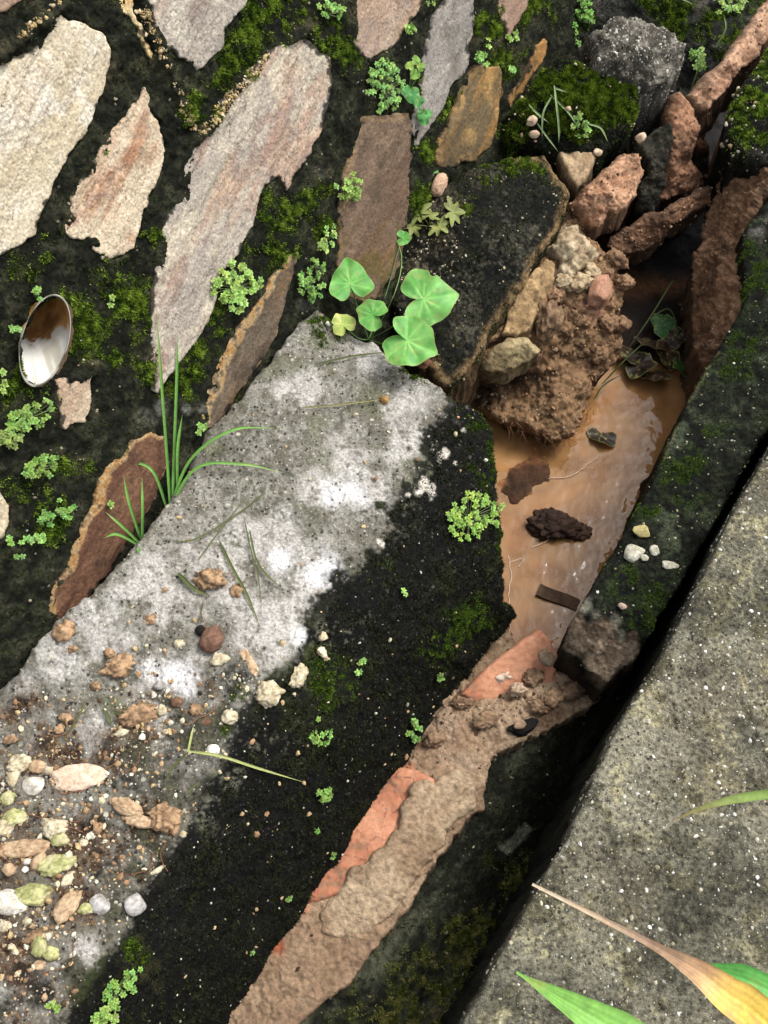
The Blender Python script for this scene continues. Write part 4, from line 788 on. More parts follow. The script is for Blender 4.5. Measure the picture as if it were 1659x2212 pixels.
# broken pieces packed round the hole and on the soil overhang
def greyc(a, b, seed):
    def f(s):
        n1 = fbm(s.V, 24, 4, seed); n2 = fbm(s.V, 100, 4, seed+1); n3 = fbm(s.V, 300, 3, seed+2)
        return mix(mix(a, b, sm(n1+.5*n2, -.5, .6)), S(52, 44, 32), sm(n2+.5*n3, .15, .9)*.6)
    return f
patch('rubble_block', [(1378, 300), (1405, 285), (1440, 268), (1458, 320), (1446, 380), (1432, 430), (1402, 474), (1386, 440), (1402, 380), (1400, 330)], [(1378, 300, -.055), (1440, 268, -.05), (1458, 320, -.08), (1432, 430, -.14), (1402, 474, -.16), (1400, 340, -.06)], 'dark jagged concrete block wedged between the two reddish clay pieces', 'concrete', greyc(S(62, 60, 50), S(36, 36, 30), 401), 401, 'dark', rnd=6, rdrop=.008, amp=2.2, skirt=.1, jit=9, spk=.5)
patch('earth_overhang', [(1312, 540), (1335, 505), (1390, 478), (1440, 448), (1500, 425), (1540, 398), (1545, 440), (1500, 462), (1452, 492), (1430, 520), (1385, 548), (1345, 565)], [(1312, 540, -.17), (1390, 478, -.15), (1540, 398, -.15), (1545, 440, -.19), (1430, 520, -.2), (1345, 565, -.21), (1440, 475, -.15)], 'brown crumbling earth rim hanging over the dark hole', 'earth', redc(S(128, 94, 70), S(92, 66, 48), S(150, 116, 88), 405), 405, rnd=9, rdrop=.014, skirt=.05, inset=.15, jit=8)
patch('mortar_plate', [(1098, 668), (1120, 628), (1150, 592), (1180, 555), (1200, 566), (1192, 612), (1170, 660), (1148, 712), (1118, 726), (1088, 716)], [(1098, 668, -.118), (1180, 555, -.10), (1200, 566, -.105), (1148, 712, -.135), (1088, 716, -.13)], 'flat tan mortar plate leaning against the tilted black chunk', 'mortar', greyc(S(196, 164, 120), S(150, 124, 88), 411), 411, 'clod', rnd=4, rdrop=.004, amp=1.2, skirt=.035, jit=6)
patch('mortar_lump', [(1182, 528), (1215, 492), (1240, 470), (1268, 505), (1296, 545), (1280, 580), (1240, 598), (1214, 590), (1204, 560)], [(1182, 528, -.095), (1240, 470, -.09), (1296, 545, -.115), (1240, 598, -.125), (1230, 535, -.085)], 'pale crumbling mortar lump on top of the soil overhang', 'mortar', greyc(S(206, 188, 156), S(160, 140, 110), 416), 416, 'clod', rnd=8, rdrop=.012, skirt=.05, jit=9, dfun=soil_disp)
patch('mortar_wedge', [(1030, 800), (1058, 760), (1100, 738), (1150, 738), (1172, 762), (1138, 790), (1096, 806), (1060, 812)], [(1030, 800, -.175), (1100, 738, -.135), (1172, 762, -.165), (1138, 790, -.185), (1060, 812, -.185)], 'pointed grey tan wedge jutting over the dark hollow of the soil overhang', 'rock', greyc(S(178, 160, 120), S(136, 120, 88), 421), 421, 'clod', rnd=10, rdrop=.014, skirt=.04, inset=.1, jit=5)
# ------------------------------------------------------------------ small things: pipe, pebbles, plants, grass
def wall_at(x, y): return at_wall(x, y, .004)
def slab_at(x, y): return at_z(x, y, 0*np.asarray(x, float))
def water_at(x, y): return at_z(x, y, WATER_Z+0*np.asarray(x, float))
def pt(surf, x, y):
    q = surf(np.array([x, x+3, x]), np.array([y, y, y-3.])); n = np.cross(q[1]-q[0], q[2]-q[0]); n /= np.linalg.norm(n)
    if n@(C0-q[0]) < 0: n = -n
    return q[0], n, float((q[0]-C0)@FW)/FD           # point, normal, metres per picture unit

# drain pipe in the wall
nseg = 72; rings_ = [pipe_mouth(1.045, -.012), pipe_mouth(1.045, .010), pipe_mouth(1.035, .012), pipe_mouth(1.005, .012), pipe_mouth(1., .010)]+[pipe_mouth(1., .004)+PD*.0022*k for k in range(1, 76)]
V = np.concatenate(rings_); F = []
for i in range(len(rings_)-1):
    for j in range(nseg):
        k = (j+1) % nseg; F.append([i*nseg+j, i*nseg+k, (i+1)*nseg+k, (i+1)*nseg+j])
# the bore is plugged by silt: an uneven cap at its far end
_c = len(V); _e = np.arange(_c-nseg, _c); cap = []; cen_ = V[_e].mean(0)
for q in (.75, .5, .25): cap.append(cen_+(V[_e]-cen_)*q+PD*(-.010*(1-q)+.004*fbm(V[_e]*q, 60, 3, 404))[:, None])
V = np.concatenate([V]+cap+[cen_[None]-PD*.012]); F = [list(f)[:3] for f in F]+[[f[0], f[2], f[3]] for f in F]
for i in range(3):
    for j in range(nseg):
        k = (j+1) % nseg; a0 = _c-nseg+i*nseg; F += [[a0+j, a0+k, a0+nseg+k], [a0+j, a0+nseg+k, a0+nseg+j]]
a0 = _c+2*nseg; F += [[a0+j, a0+(j+1) % nseg, len(V)-1] for j in range(nseg)]
dv = V-C0; dpt = dv@FW; px = 829.5+FD*(dv@RT)/dpt; py = 1106-FD*(dv@UP)/dpt; inner = np.arange(len(V)) >= 5*nseg
dep = (np.arange(len(V))//nseg)*.0011*inner; ring_a = np.arange(len(V)) % nseg
n2 = fbm(V, 60, 4, 401)
silt = np.maximum(sm(722-(px-97)*.1+24*n2+8*fbm(V, 200, 3, 402)-py, -2, 2)*inner, np.arange(len(V)) >= _c-2*nseg)
col = mix(mix(S(230, 228, 220), S(168, 160, 138), sm(fbm(np.c_[ring_a*.6, dep*20, 0*dep], 1., 3, 403)+.5*n2, .0, .6)*.6*inner), mix(S(206, 156, 88), S(140, 98, 54), sm(n2, -.4, .6)), silt)
col = mix(col, S(84, 80, 62), (~inner)*(.55+.45*sm(n2, -.3, .3)))
o = put('drain_pipe', V, F, M['pvc'], col); tag(o, 'white plastic weep pipe with brown silt stain poking out of the wall', 'pipe')

# ---- loose stones and clods on the ledge
KIND = {
 'cream': ('pebble', 'rough cream pebble lying on the lichen covered ledge', 'pebble', 'cream pebbles on the ledge', [S(222, 210, 180), S(196, 180, 146)], .24, .28, 9),
 'white': ('white_pebble', 'smooth white pebble lying on the dirty end of the ledge', 'pebble', 'white pebbles on the ledge', [S(236, 230, 216), S(214, 206, 190)], .08, .0, 5),
 'tan': ('clay_pellet', 'long pale tan clay pellet lying on the ledge', 'clay pellet', 'tan clay pellets on the ledge', [S(204, 176, 142), S(178, 148, 116)], .17, .12, 5),
 'green': ('mossy_pebble', 'oval pebble coated in yellow green algae on the dirty ledge end', 'pebble', 'yellow green pebbles on the ledge', [S(198, 196, 138), S(160, 162, 104)], .2, .2, 6),
 'orange': ('clay_crumb', 'crumbly orange brown clay crumb lying on the ledge', 'clay crumb', 'orange brown clay crumbs on the ledge', [S(190, 156, 120), S(140, 112, 86)], .36, .65, 7),
 'grey': ('grey_pebble', 'angular pale grey stone chip lying on the ledge end', 'stone chip', 'grey stone chips on the ledge', [S(196, 192, 188), S(160, 154, 148)], .08, .0, 12),
 'brown': ('brown_clod', 'dull brown clay clod lying on the ledge', 'clay clod', 'brown clods on the ledge', [S(136, 104, 82), S(104, 78, 62)], .14, .1, 5),
}
ITEMS = [  # x, y, length, width, angle (degrees, counter-clockwise), kind
 (578, 1497, 66, 58, 20, 'cream'), (643, 1465, 58, 46, 60, 'cream'), (497, 1550, 34, 42, 80, 'cream'), (472, 1425, 42, 36, 10, 'cream'), (697, 1375, 26, 22, 50, 'cream'), (694, 1410, 34, 24, 130, 'cream'), (537, 1430, 74, 24, -62, 'tan'),
 (388, 1392, 26, 20, 0, 'cream'), (325, 1338, 26, 24, 30, 'orange'), (140, 1362, 46, 40, 80, 'orange'), (158, 1402, 22, 18, 20, 'orange'), (255, 1442, 70, 48, 20, 'orange'), (236, 1410, 26, 20, 0, 'orange'), (208, 1482, 28, 18, 0, 'orange'), (345, 1482, 26, 34, 100, 'grey'),
 (455, 1255, 66, 54, -30, 'orange'), (512, 1278, 36, 32, 30, 'orange'), (300, 1545, 74, 46, 20, 'orange'), (352, 1535, 26, 24, 40, 'cream'), (262, 1585, 34, 22, 20, 'cream'), (285, 1562, 30, 20, 0, 'orange'), (383, 1518, 28, 26, 0, 'brown'), (424, 1535, 24, 34, 60, 'orange'), (445, 1560, 24, 20, 0, 'brown'),
 (40, 1652, 40, 64, 80, 'cream'), (80, 1655, 38, 34, 0, 'tan'), (108, 1662, 24, 30, 60, 'cream'), (75, 1697, 50, 44, 0, 'white'), (30, 1680, 42, 30, 100, 'cream'), (20, 1725, 34, 30, 0, 'green'), (30, 1770, 60, 40, 20, 'green'), (10, 1790, 40, 40, 0, 'cream'), (460, 1620, 30, 28, 0, 'white'), (405, 1625, 16, 22, 60, 'cream'), (130, 1575, 26, 20, 0, 'orange'), (145, 1555, 26, 30, 40, 'orange'), (22, 1600, 26, 22, 0, 'orange'), (357, 1582, 14, 18, 80, 'cream'),
 (270, 1742, 86, 34, -26, 'tan'), (305, 1775, 74, 26, -10, 'tan'), (360, 1765, 60, 74, 80, 'orange'), (120, 1790, 70, 44, -20, 'cream'), (132, 1815, 44, 32, 10, 'green'), (55, 1832, 100, 40, 6, 'tan'), (86, 1862, 42, 38, 20, 'tan'), (125, 1868, 80, 46, 26, 'green'), (70, 1932, 46, 104, 88, 'green'), (26, 1950, 54, 84, 86, 'white'),
 (146, 1958, 84, 40, 58, 'tan'), (186, 1965, 40, 30, -10, 'green'), (215, 1955, 48, 44, -40, 'grey'), (291, 1952, 52, 48, 30, 'grey'), (88, 2046, 40, 46, 30, 'green'), (112, 2060, 32, 36, 60, 'green'), (78, 2022, 46, 28, 25, 'orange'), (86, 2085, 30, 20, 0, 'tan'), (60, 1862, 20, 16, 0, 'white'), (150, 1900, 40, 30, 40, 'cream'), (55, 1880, 16, 16, 0, 'white'), (12, 2000, 30, 26, 0, 'cream'), (182, 1820, 22, 18, 0, 'cream'), (212, 1790, 26, 22, 50, 'orange'), (20, 1880, 34, 28, 0, 'tan'), (395, 1802, 14, 18, 60, 'cream'), (340, 1880, 36, 12, 24, 'cream'), (8, 1840, 26, 30, 0, 'orange'), (60, 1990, 22, 18, 0, 'cream'),
]
ITEMS = [i for i in ITEMS]
for k, (x, y, L, W, a, kd) in enumerate(ITEMS):
    nm, lab, cat, grp, cols, ro, cb, fc = KIND[kd]
    if (x, y) == (578, 1497): lab, grp = 'largest knobbly cream lump on the ledge edge above the black face', None
    if (x, y) == (360, 1765): lab, grp = 'tall crumbly orange clay lump touching two tan pellets', None
    if (x, y) == (537, 1430): lab, grp = 'long tan clay pellet lying alone by the white lichen patch', None
    else:
        zone = 'among white lichen' if y < 1420 else 'beside the yellow green stem' if x > 330 else 'near the flat pinkish stone' if y < 1740 else 'in the low gravelly end'
        size = 'small' if max(L, W) < 32 else 'large' if max(L, W) > 62 else 'middling'
        if grp: lab = size+' '+lab.split(' lying')[0].split(' on the')[0].replace('on the dirty ledge end', '').strip()+' '+zone+' of the ledge'; grp = grp.replace(' on the ledge', '')+' '+zone
    own = {(270, 1742): 'upper of the two tan clay pellets touching the crumbly orange lump', (305, 1775): 'lower of the two tan clay pellets touching the crumbly orange lump', (55, 1832): 'long tan clay pellet lying level above the yellow green pebbles', (146, 1958): 'tan clay pellet lying aslant beside the pale grey stone chip',
           (70, 1932): 'tall yellow green pebble lying against the large white oval one', (26, 1950): 'large white oval pebble beside the tall yellow green one', (125, 1868): 'wide yellow green pebble above the tall yellow green one', (75, 1697): 'white pebble touching the flat pinkish stone', (460, 1620): 'round white pebble beside the yellow green bent stem',
           (255, 1442): 'crumbly orange brown clay crumb between two white lichen patches', (300, 1545): 'broad crumbly orange brown clay crumb below the white lichen patch', (455, 1255): 'crumbly orange brown clay crumb under a lying olive grass blade'}
    if (x, y) in own: lab, grp = own[(x, y)], None
    p, n, m = pt(ledge_at, x, y); big = max(L, W)
    V, F = rock(500+k*7, (L*m/2, W*m/2, min(L, W)*m*.36), 4 if big > 55 else 3, fc, ro, cb)
    A = np.array(frame_of(n, math.radians(a))); V = V@A+p+n*(min(L, W)*m*.36)*.4
    nn = fbm(V, 160, 4, k); n3 = fbm(V, 420, 3, k+9); col = mix(cols[0], cols[1], sm(nn, -.4, .6)); col = mix(col, cols[1]*.4, sm(n3+.4*nn, .15, .8)*.6)
    if kd == 'green': col = mix(col, S(206, 196, 160), sm(fbm(V, 90, 3, k+3), .0, .6)*.7)
    hgt_ = ((V-p)@n)/(min(L, W)*m*.36); col = mix(col, S(120, 94, 70), sm(.45-hgt_+.6*nn, 0, .6)*.75)
    put_o = put(nm, V, F, M['clod'], col); tag(put_o, lab, cat, grp)
def lone(surf, x, y, L, W, a, cols, nm, lab, cat, seed, ro=.12, cb=0., fc=8, th=.4, lift=.5, grp=None, mat='clod', sub=4):
    p, n, m = pt(surf, x, y); V, F = rock(seed, (L*m/2, W*m/2, min(L, W)*m*th), sub, fc, ro, cb)
    V = V@np.array(frame_of(n, math.radians(a)))+p+n*min(L, W)*m*th*lift; nn = fbm(V, 110, 4, seed); n3 = fbm(V, 420, 3, seed)
    c = mix(cols[0], cols[1], sm(nn, -.4, .6)); c = mix(c, np.asarray(cols[1])*.5, sm(n3, .3, .9)*.4)
    o = put(nm, V, F, M[mat], c); tag(o, lab, cat, grp); return o
lone(ledge_at, 165, 1680, 132, 54, 4, [S(236, 214, 190), S(220, 190, 162)], 'flat_stone', 'broad flat pinkish white stone on the dirty end of the ledge', 'stone', 601, .12, .05, 8, .2)
lone(ledge_at, 460, 1385, 62, 50, 70, [S(132, 100, 82), S(108, 80, 66)], 'brown_nut', 'smooth curled brown seed pod beside a cream pebble', 'seed pod', 602, .12, 0, 3, .42)
lone(ledge_at, 434, 1364, 24, 24, 0, [S(44, 36, 32), S(30, 25, 22)], 'dark_seed', 'small round blackish seed touching the brown seed pod', 'seed', 603, .06, 0, 0, .45, sub=3)
lone(wall_at, 943, 402, 62, 40, 58, [S(210, 176, 146), S(190, 156, 128)], 'pinkish_pebble', 'rounded pinkish tan pebble at the foot of the wall by the golden stone', 'pebble', 604, .09, 0, 3, .4)
lone(chunk_at, 916, 788, 34, 28, 0, [S(120, 84, 62), S(90, 62, 46)], 'brown_crumb', 'small brown earth crumb in the gap under the vine leaf', 'earth crumb', 605, .2, .3, 4, .4, sub=3)
for j, (x, y, L, W, a) in enumerate([(1386, 1148, 46, 36, -20), (1369, 1194, 50, 44, 30), (1412, 1188, 30, 28, 60), (1445, 1221, 24, 42, 78), (1392, 1205, 18, 18, 0)]):
    lone(beam_at, x, y, L, W, a, [S(196, 184, 128), S(160, 148, 100)] if j == 0 else [S(212, 208, 190), S(176, 172, 150)], 'angular_pebble', 'angular yellowish pebble topmost of the group set in the narrow wall top' if j == 0 else 'angular whitish pebble set in the dark narrow wall top', 'pebble', 610+j, .06, 0, 12, .3, .15, None if j == 0 else 'whitish pebbles in the narrow wall top')
lone(beam_at, 1344, 1310, 20, 16, 0, [S(214, 190, 172), S(190, 164, 146)], 'pink_pebble', 'tiny pinkish pebble near the broken brown stub', 'pebble', 616, .06, 0, 8, .4, .4, sub=3)
# lumps in and around the mud
lone(water_at, 1200, 1140, 112, 84, -10, [S(70, 50, 38), S(50, 36, 28)], 'earth_clod', 'dark wet clod of earth standing in the brown water', 'earth clod', 620, .2, .35, 4, .35, .2, mat='soil', sub=5)
lone(water_at, 1255, 1150, 50, 40, 20, [S(96, 70, 54), S(64, 46, 36)], 'earth_crumb', 'small wet crumb beside the dark clod in the water', 'earth clod', 621, .25, .4, 4, .3, .2, mat='soil')
lone(mud_at, 1090, 1478, 46, 40, 30, [S(222, 204, 184), S(196, 176, 154)], 'plaster_lump', 'whitish crumbled plaster lump sitting against the pointed orange brick', 'plaster', 622, .22, .4, 6, .5, 1.2)
lone(mud_at, 1122, 1500, 44, 32, 10, [S(206, 182, 156), S(176, 150, 122)], 'plaster_crumb', 'pale plaster crumb on the mud below the pointed orange brick', 'plaster', 623, .25, .4, 6, .5, 1.2)
lone(zsheet([(1170, 1430, -.245), (1200, 1430, -.25), (1180, 1400, -.245)]), 1180, 1425, 44, 34, -60, [S(150, 132, 108), S(120, 104, 84)], 'grey_lump', 'dull grey mud lump lying on the pointed orange brick', 'mud lump', 624, .14, .1, 5, .35, .5)
lone(mud_at, 1125, 1573, 84, 46, 8, [S(34, 32, 30), S(24, 23, 22)], 'black_stone', 'flat black stone with a mud dab beside the orange brick', 'stone', 625, .16, .05, 18, .26, .5)
lone(mud_at, 1118, 1566, 34, 18, 10, [S(180, 152, 124), S(150, 124, 98)], 'mud_dab', 'pale mud dab stuck on the flat black stone', 'mud lump', 626, .2, .1, 5, .3, 3.2, sub=3)
for j, (x, y, L, W, a) in enumerate([(1230, 1490, 60, 40, 10), (1190, 1510, 50, 40, 40), (1150, 1470, 50, 40, 0), (1265, 1480, 46, 34, 0), (1050, 1560, 60, 40, 30), (1000, 1520, 44, 34, 0), (940, 1600, 50, 36, 30), (1215, 1445, 40, 34, 0), (1160, 1525, 44, 30, -20)]):
    lone(mud_at, x, y, L, W, a, [S(174, 144, 114), S(132, 104, 80)], 'mud_lump', 'crumbly brown mud lump on the mud bank around the pointed orange brick', 'mud lump', 630+j, .25, .45, 4, .4, .6, 'mud lumps round the brick', 'soil')
# rubble in the overhang
lone(soil_at, 1295, 632, 108, 84, 62, [S(186, 142, 116), S(160, 116, 92)], 'pink_rock', 'smooth pinkish rock set in the face of the soil overhang', 'rock', 645, .1, .05, 26, .4, .15)
lone(soil_at, 1172, 640, 40, 90, -28, [S(184, 136, 98), S(160, 112, 78)], 'brick_shard', 'flat orange tan brick shard edge standing in the soil overhang', 'brick shard', 647, .1, .05, 28, .4, .2, mat='clay')
lone(soil_at, 1180, 690, 60, 90, -20, [S(150, 122, 92), S(112, 86, 64)], 'soil_clod', 'knobbly light brown clod beside the brick shard', 'soil clod', 648, .25, .4, 4, .4, .4, mat='soil')
for j, (x, y, L, W, a) in enumerate([(1250, 610, 60, 44, 40), (1275, 590, 50, 40, 0), (1215, 615, 50, 40, 20), (1330, 560, 56, 40, -40), (1345, 610, 44, 36, 0), (1310, 700, 50, 44, 0), (1200, 640, 40, 40, 0), (1290, 760, 50, 44, 30), (1340, 700, 40, 34, 0)]):
    lone(soil_at, x, y, L, W, a, [S(202, 180, 144), S(156, 132, 100)] if j < 3 else [S(160, 126, 94), S(120, 92, 68)], 'soil_lump', 'pale crumbled lump along the top of the soil overhang' if j < 3 else 'brown earth lump stuck on the right side of the soil overhang', 'soil lump', 650+j, .25, .45, 4, .4, .3, 'pale lumps on the overhang' if j < 3 else 'brown lumps on the overhang', 'soil')
for j, (x, y, L, W, a) in enumerate([(1148, 262, 26, 22, 30), (1110+1110//25, 290, 24, 18, 0), (1228, 236, 14, 12, 0), (1382, 298, 26, 22, 40), (1290, 330, 20, 18, 0)]):
    lone(mossy_at, x, y, L, W, a, [S(224, 200, 172), S(200, 172, 144)], 'pale_pebble', 'little pale pebble sitting on the moss capped block', 'pebble', 670+j, .1, 0, 8, .4, .6, 'pebbles on the moss capped block', sub=3)
# sunken slat
p, n, m = pt(water_at, 1205, 1292); V, F = ICO[1]
bx = np.array([[a, b, c] for c in (-1, 1) for b in (-1, 1) for a in (-1, 1)], float); u = np.linspace(-1, 1, 9); VV = []
for i in u:
    for (b, c) in ((-1, -1), (1, -1), (1, 1), (-1, 1)): VV.append([i, b, c])
VV = np.array(VV); FF = [[i*4+j, i*4+(j+1) % 4, (i+1)*4+(j+1) % 4, (i+1)*4+j] for i in range(8) for j in range(4)]+[[3, 2, 1, 0], [32, 33, 34, 35]]
VV = VV*np.array([46*m, 14*m, .006]); VV[:, 1] += .002*np.sin(VV[:, 0]*60)
A = np.array(frame_of(np.array([0, 0, 1.]), math.radians(-28))); VV = VV@A+p+np.array([0, 0, -.001]); VV[:, 2] += (VV-p)@A[0]*-.06
o = put('wooden_slat', VV, FF, M['clod'], mix(S(96, 74, 58), S(70, 54, 42), sm(fbm(VV, 60, 3, 3), -.4, .4)), smooth=False); tag(o, 'short dark wooden slat lying in the brown water by the broken stub', 'slat')

# ---- leaves, stems, plants
def leaflets(P, dirs, nrm, L, W, col):
    """small pointed oval leaves, folded along the midrib: base P, direction dirs"""
    n = len(P); s = np.cross(nrm, dirs); s /= np.maximum(np.linalg.norm(s, axis=1), 1e-9)[:, None]
    L = L[:, None]; W = W[:, None]
    b = P; m1 = P+dirs*L*.35; m2 = P+dirs*L*.72; t = P+dirs*L-nrm*L*.12
    V = np.stack([b, m1-s*W*.5+nrm*W*.12, m1, m1+s*W*.5+nrm*W*.12, m2-s*W*.42+nrm*W*.1, m2, m2+s*W*.42+nrm*W*.1, t], 1).reshape(-1, 3)
    f = np.array([[0, 2, 1], [0, 3, 2], [1, 2, 5], [1, 5, 4], [2, 3, 6], [2, 6, 5], [4, 5, 7], [5, 6, 7]])
    F = (np.arange(n)[:, None, None]*8+f).reshape(-1, 3); return V, F, np.repeat(col, 8, axis=0)
def pilea(surf, x, y, w, h, ang, seed, label, grp, tall=.014, dens=1., tint=(172, 224, 136), unit=13.5):
    r = np.random.default_rng(seed); p0, n0, m0 = pt(surf, x, y); th = math.radians(ang)
    root = empty('creeping_plant', p0)
    k = max(2, int(w*h*.785/(unit*unit)*1.5*dens)); st = []; LP = []; LD = []; LN = []; LL = []; LC = []
    unit = unit*r.uniform(.82, 1.15); c0 = S(*tint)*np.array([r.uniform(.9, 1.15), 1, r.uniform(.68, .92)])*r.uniform(.82, 1.05)
    for i in range(k):
        rr_ = math.sqrt(r.random())*(.86+.14*math.sin(i*2.4)); a = r.uniform(0, 2*math.pi)
        u, v = rr_*w/2*math.cos(a), rr_*h/2*math.sin(a)
        qx, qy = x+u*math.cos(th)-v*math.sin(th), y-(u*math.sin(th)+v*math.cos(th))
        p, n, m = pt(surf, qx, qy); up = n*.6+np.array([0, 0, .5]); up /= np.linalg.norm(up)
        hh = tall*(.45+.75*r.random())*(1.1-.5*rr_); c = p+up*hh
        mid = (p0*.5+p*.5)+up*hh*.3
        vv, ff = tube(spline([p0+(p-p0)*.15-n*.001, mid, c], 6), np.linspace(.0008, .0004, 6), 4); st.append((vv, ff, S(150, 168, 112)*r.uniform(.6, 1)))
        ax = up+r.normal(size=3)*.3; ax /= np.linalg.norm(ax); t1 = np.cross(ax, r.normal(size=3)); t1 /= np.linalg.norm(t1); t2 = np.cross(ax, t1)
        br = r.uniform(.72, 1.18); tn = np.array([r.uniform(.9, 1.25), 1., r.uniform(.8, 1.05)])
        for tier, (cnt, el, ll) in enumerate(((5, .25, 1.), (4, .75, .72), (2, 1.25, .45))):
            a0 = r.uniform(0, 6.28)
            for j in range(cnt):
                b = a0+j*2*math.pi/cnt+r.normal()*.2; d = (math.cos(b)*t1+math.sin(b)*t2)*math.cos(el)+ax*math.sin(el)
                nn = ax-d*(ax@d); nn /= np.linalg.norm(nn)
                LP.append(c-ax*.0015*(1-tier)+d*.0004); LD.append(d); LN.append(nn); LL.append(unit*m*.56*ll*r.uniform(.8, 1.2)); LC.append(c0*br*tn*r.uniform(.85, 1.12))
    LL = np.array(LL); V, F, Cc = leaflets(np.array(LP), np.array(LD), np.array(LN), LL, LL*.72, np.array(LC))
    v, f, c = join(st); put('stem', v, f, M['leaf'], c, root)['kind'] = 'stuff'
    put('foliage', V, F, M['leaf'], Cc, root)['kind'] = 'stuff'
    tag(root, label, 'plant', grp); return root


for i, (x, y, w, h, a, sf, lab, gp) in enumerate([
 (828, 190, 92, 128, 10, wall_at, 'bushy green tuft hanging above the brown upright stone', None),
 (508, 622, 108, 118, 0, wall_at, 'broad bushy green tuft between the big pale stone and the thin dark stone', None),
 (708, 30, 74, 40, -20, wall_at, 'spreading green tuft at the top of the wall between two grey stones', None), (752, 412, 62, 76, 0, wall_at, 'round green tuft on the left rim of the brown upright stone', None), (705, 520, 36, 74, -25, wall_at, 'narrow green tuft trailing beside the brown upright stone', None), (665, 622, 62, 74, 40, wall_at, 'green tuft just above the pointed corner of the ledge', None), (680, 575, 40, 40, 0, wall_at, 'little green tuft linking the two tufts by the ledge corner', None),
 (60, 905, 120, 60, 32, wall_at, 'long green tuft below the heart shaped pale stone', None), (20, 955, 60, 54, 20, wall_at, 'green tuft right under the long tuft near the heart shaped stone', None), (85, 1012, 90, 52, 38, wall_at, 'slanting green tuft between the long tuft and the rusty rimmed low stone', None), (118, 1110, 96, 56, 15, wall_at, 'leafy green tuft beside the rusty rimmed low stone', None), (70, 1165, 62, 34, 10, wall_at, 'low green tuft under the leafy tuft by the rusty rimmed stone', None), (16, 1172, 24, 34, 0, wall_at, 'tiny green tuft under the pale stone at the wall foot', None), (40, 1205, 24, 24, 0, wall_at, 'tiny green tuft below the low tuft on the bare black mortar', None),
 (75, 638, 40, 30, 20, wall_at, 'small green tuft above the mouth of the weep pipe', None), (25, 720, 36, 24, 0, wall_at, 'small green tuft left of the weep pipe mouth', None), (2, 830, 20, 60, 0, wall_at, 'small green tuft level with the heart shaped pale stone', None), (235, 655, 18, 18, 0, wall_at, 'single tiny sprout under the rusty streaked stone', None), (238, 1100, 14, 26, 0, wall_at, 'single tiny sprout on the mortar above the rusty rimmed stone', None), (430, 932, 26, 34, 0, wall_at, 'small grey green tuft behind the grass tuft', None),
 (1032, 135, 36, 50, 60, wall_at, 'green tuft on top of the golden brown stone', None), (1098, 160, 22, 24, 0, wall_at, 'tiny tuft right of the golden brown stone', None), (1105, 85, 34, 24, 0, wall_at, 'small tuft under the pinkish stone at the wall top', None), (880, 68, 26, 40, 0, wall_at, 'small tuft between the two grey stones at the wall top', None), (930, 8, 30, 24, 0, wall_at, 'small tuft over the tall grey stone', None), (1045, 100, 20, 20, 0, wall_at, 'tiny tuft on the moss beside the tall grey stone', None)]):
    pilea(sf, x, y, w, h, a, 700+i, lab, gp, dens=1. if w > 30 else .9)
bank_at = zsheet(EZ)
for i, (x, y, w, h, a, sf, lab) in enumerate([
 (1015, 1118, 132, 104, 25, ledge_at, 'bushy bright green tuft on the edge of the black ledge face'),
 (258, 2130, 54, 130, -40, ledge_at, 'trailing green tuft at the low end of the black ledge face'),
 (228, 2190, 70, 40, 20, ledge_at, 'small green tuft rooted beside the trailing tuft at the ledge end'),
 (1250, 48, 62, 120, -22, bank_at, 'tall green tuft growing behind the grey gravelly chunk'),
 (1575, 15, 74, 70, 0, bank_at, 'green tuft on the earth bank behind the clay ridge'),
 (1253, 275, 44, 54, 0, mossy_at, 'small green tuft sprouting from the moss capped block'),
 (1508, 132, 46, 60, 20, bank_at, 'leafy sprout at the edge of the grey gravelly chunk'),
 (890, 1575, 34, 62, 10, ledge_at, 'slim green sprig on the black face just above the mud')]):
    pilea(sf, x, y, w, h, a, 740+i, lab, None, tall=.02 if w > 60 else .014)
FACE = ('tiny green seedling clinging to the black ledge face', 'seedlings on the black ledge face')
for i, (x, y, w, h) in enumerate([(692, 1590, 50, 40), (700, 1718, 38, 52), (680, 1555, 16, 20), (778, 1430, 20, 22), (945, 1458, 24, 20), (680, 1790, 14, 16), (868, 1280, 18, 16), (715, 1845, 14, 12), (620, 1940, 18, 16), (545, 2055, 14, 14), (770, 1455, 14, 14), (675, 1605, 20, 20), (120, 2175, 40, 26)]):
    pilea(ledge_at, x, y, w, h, 0, 760+i, *FACE, tall=.008, unit=12)

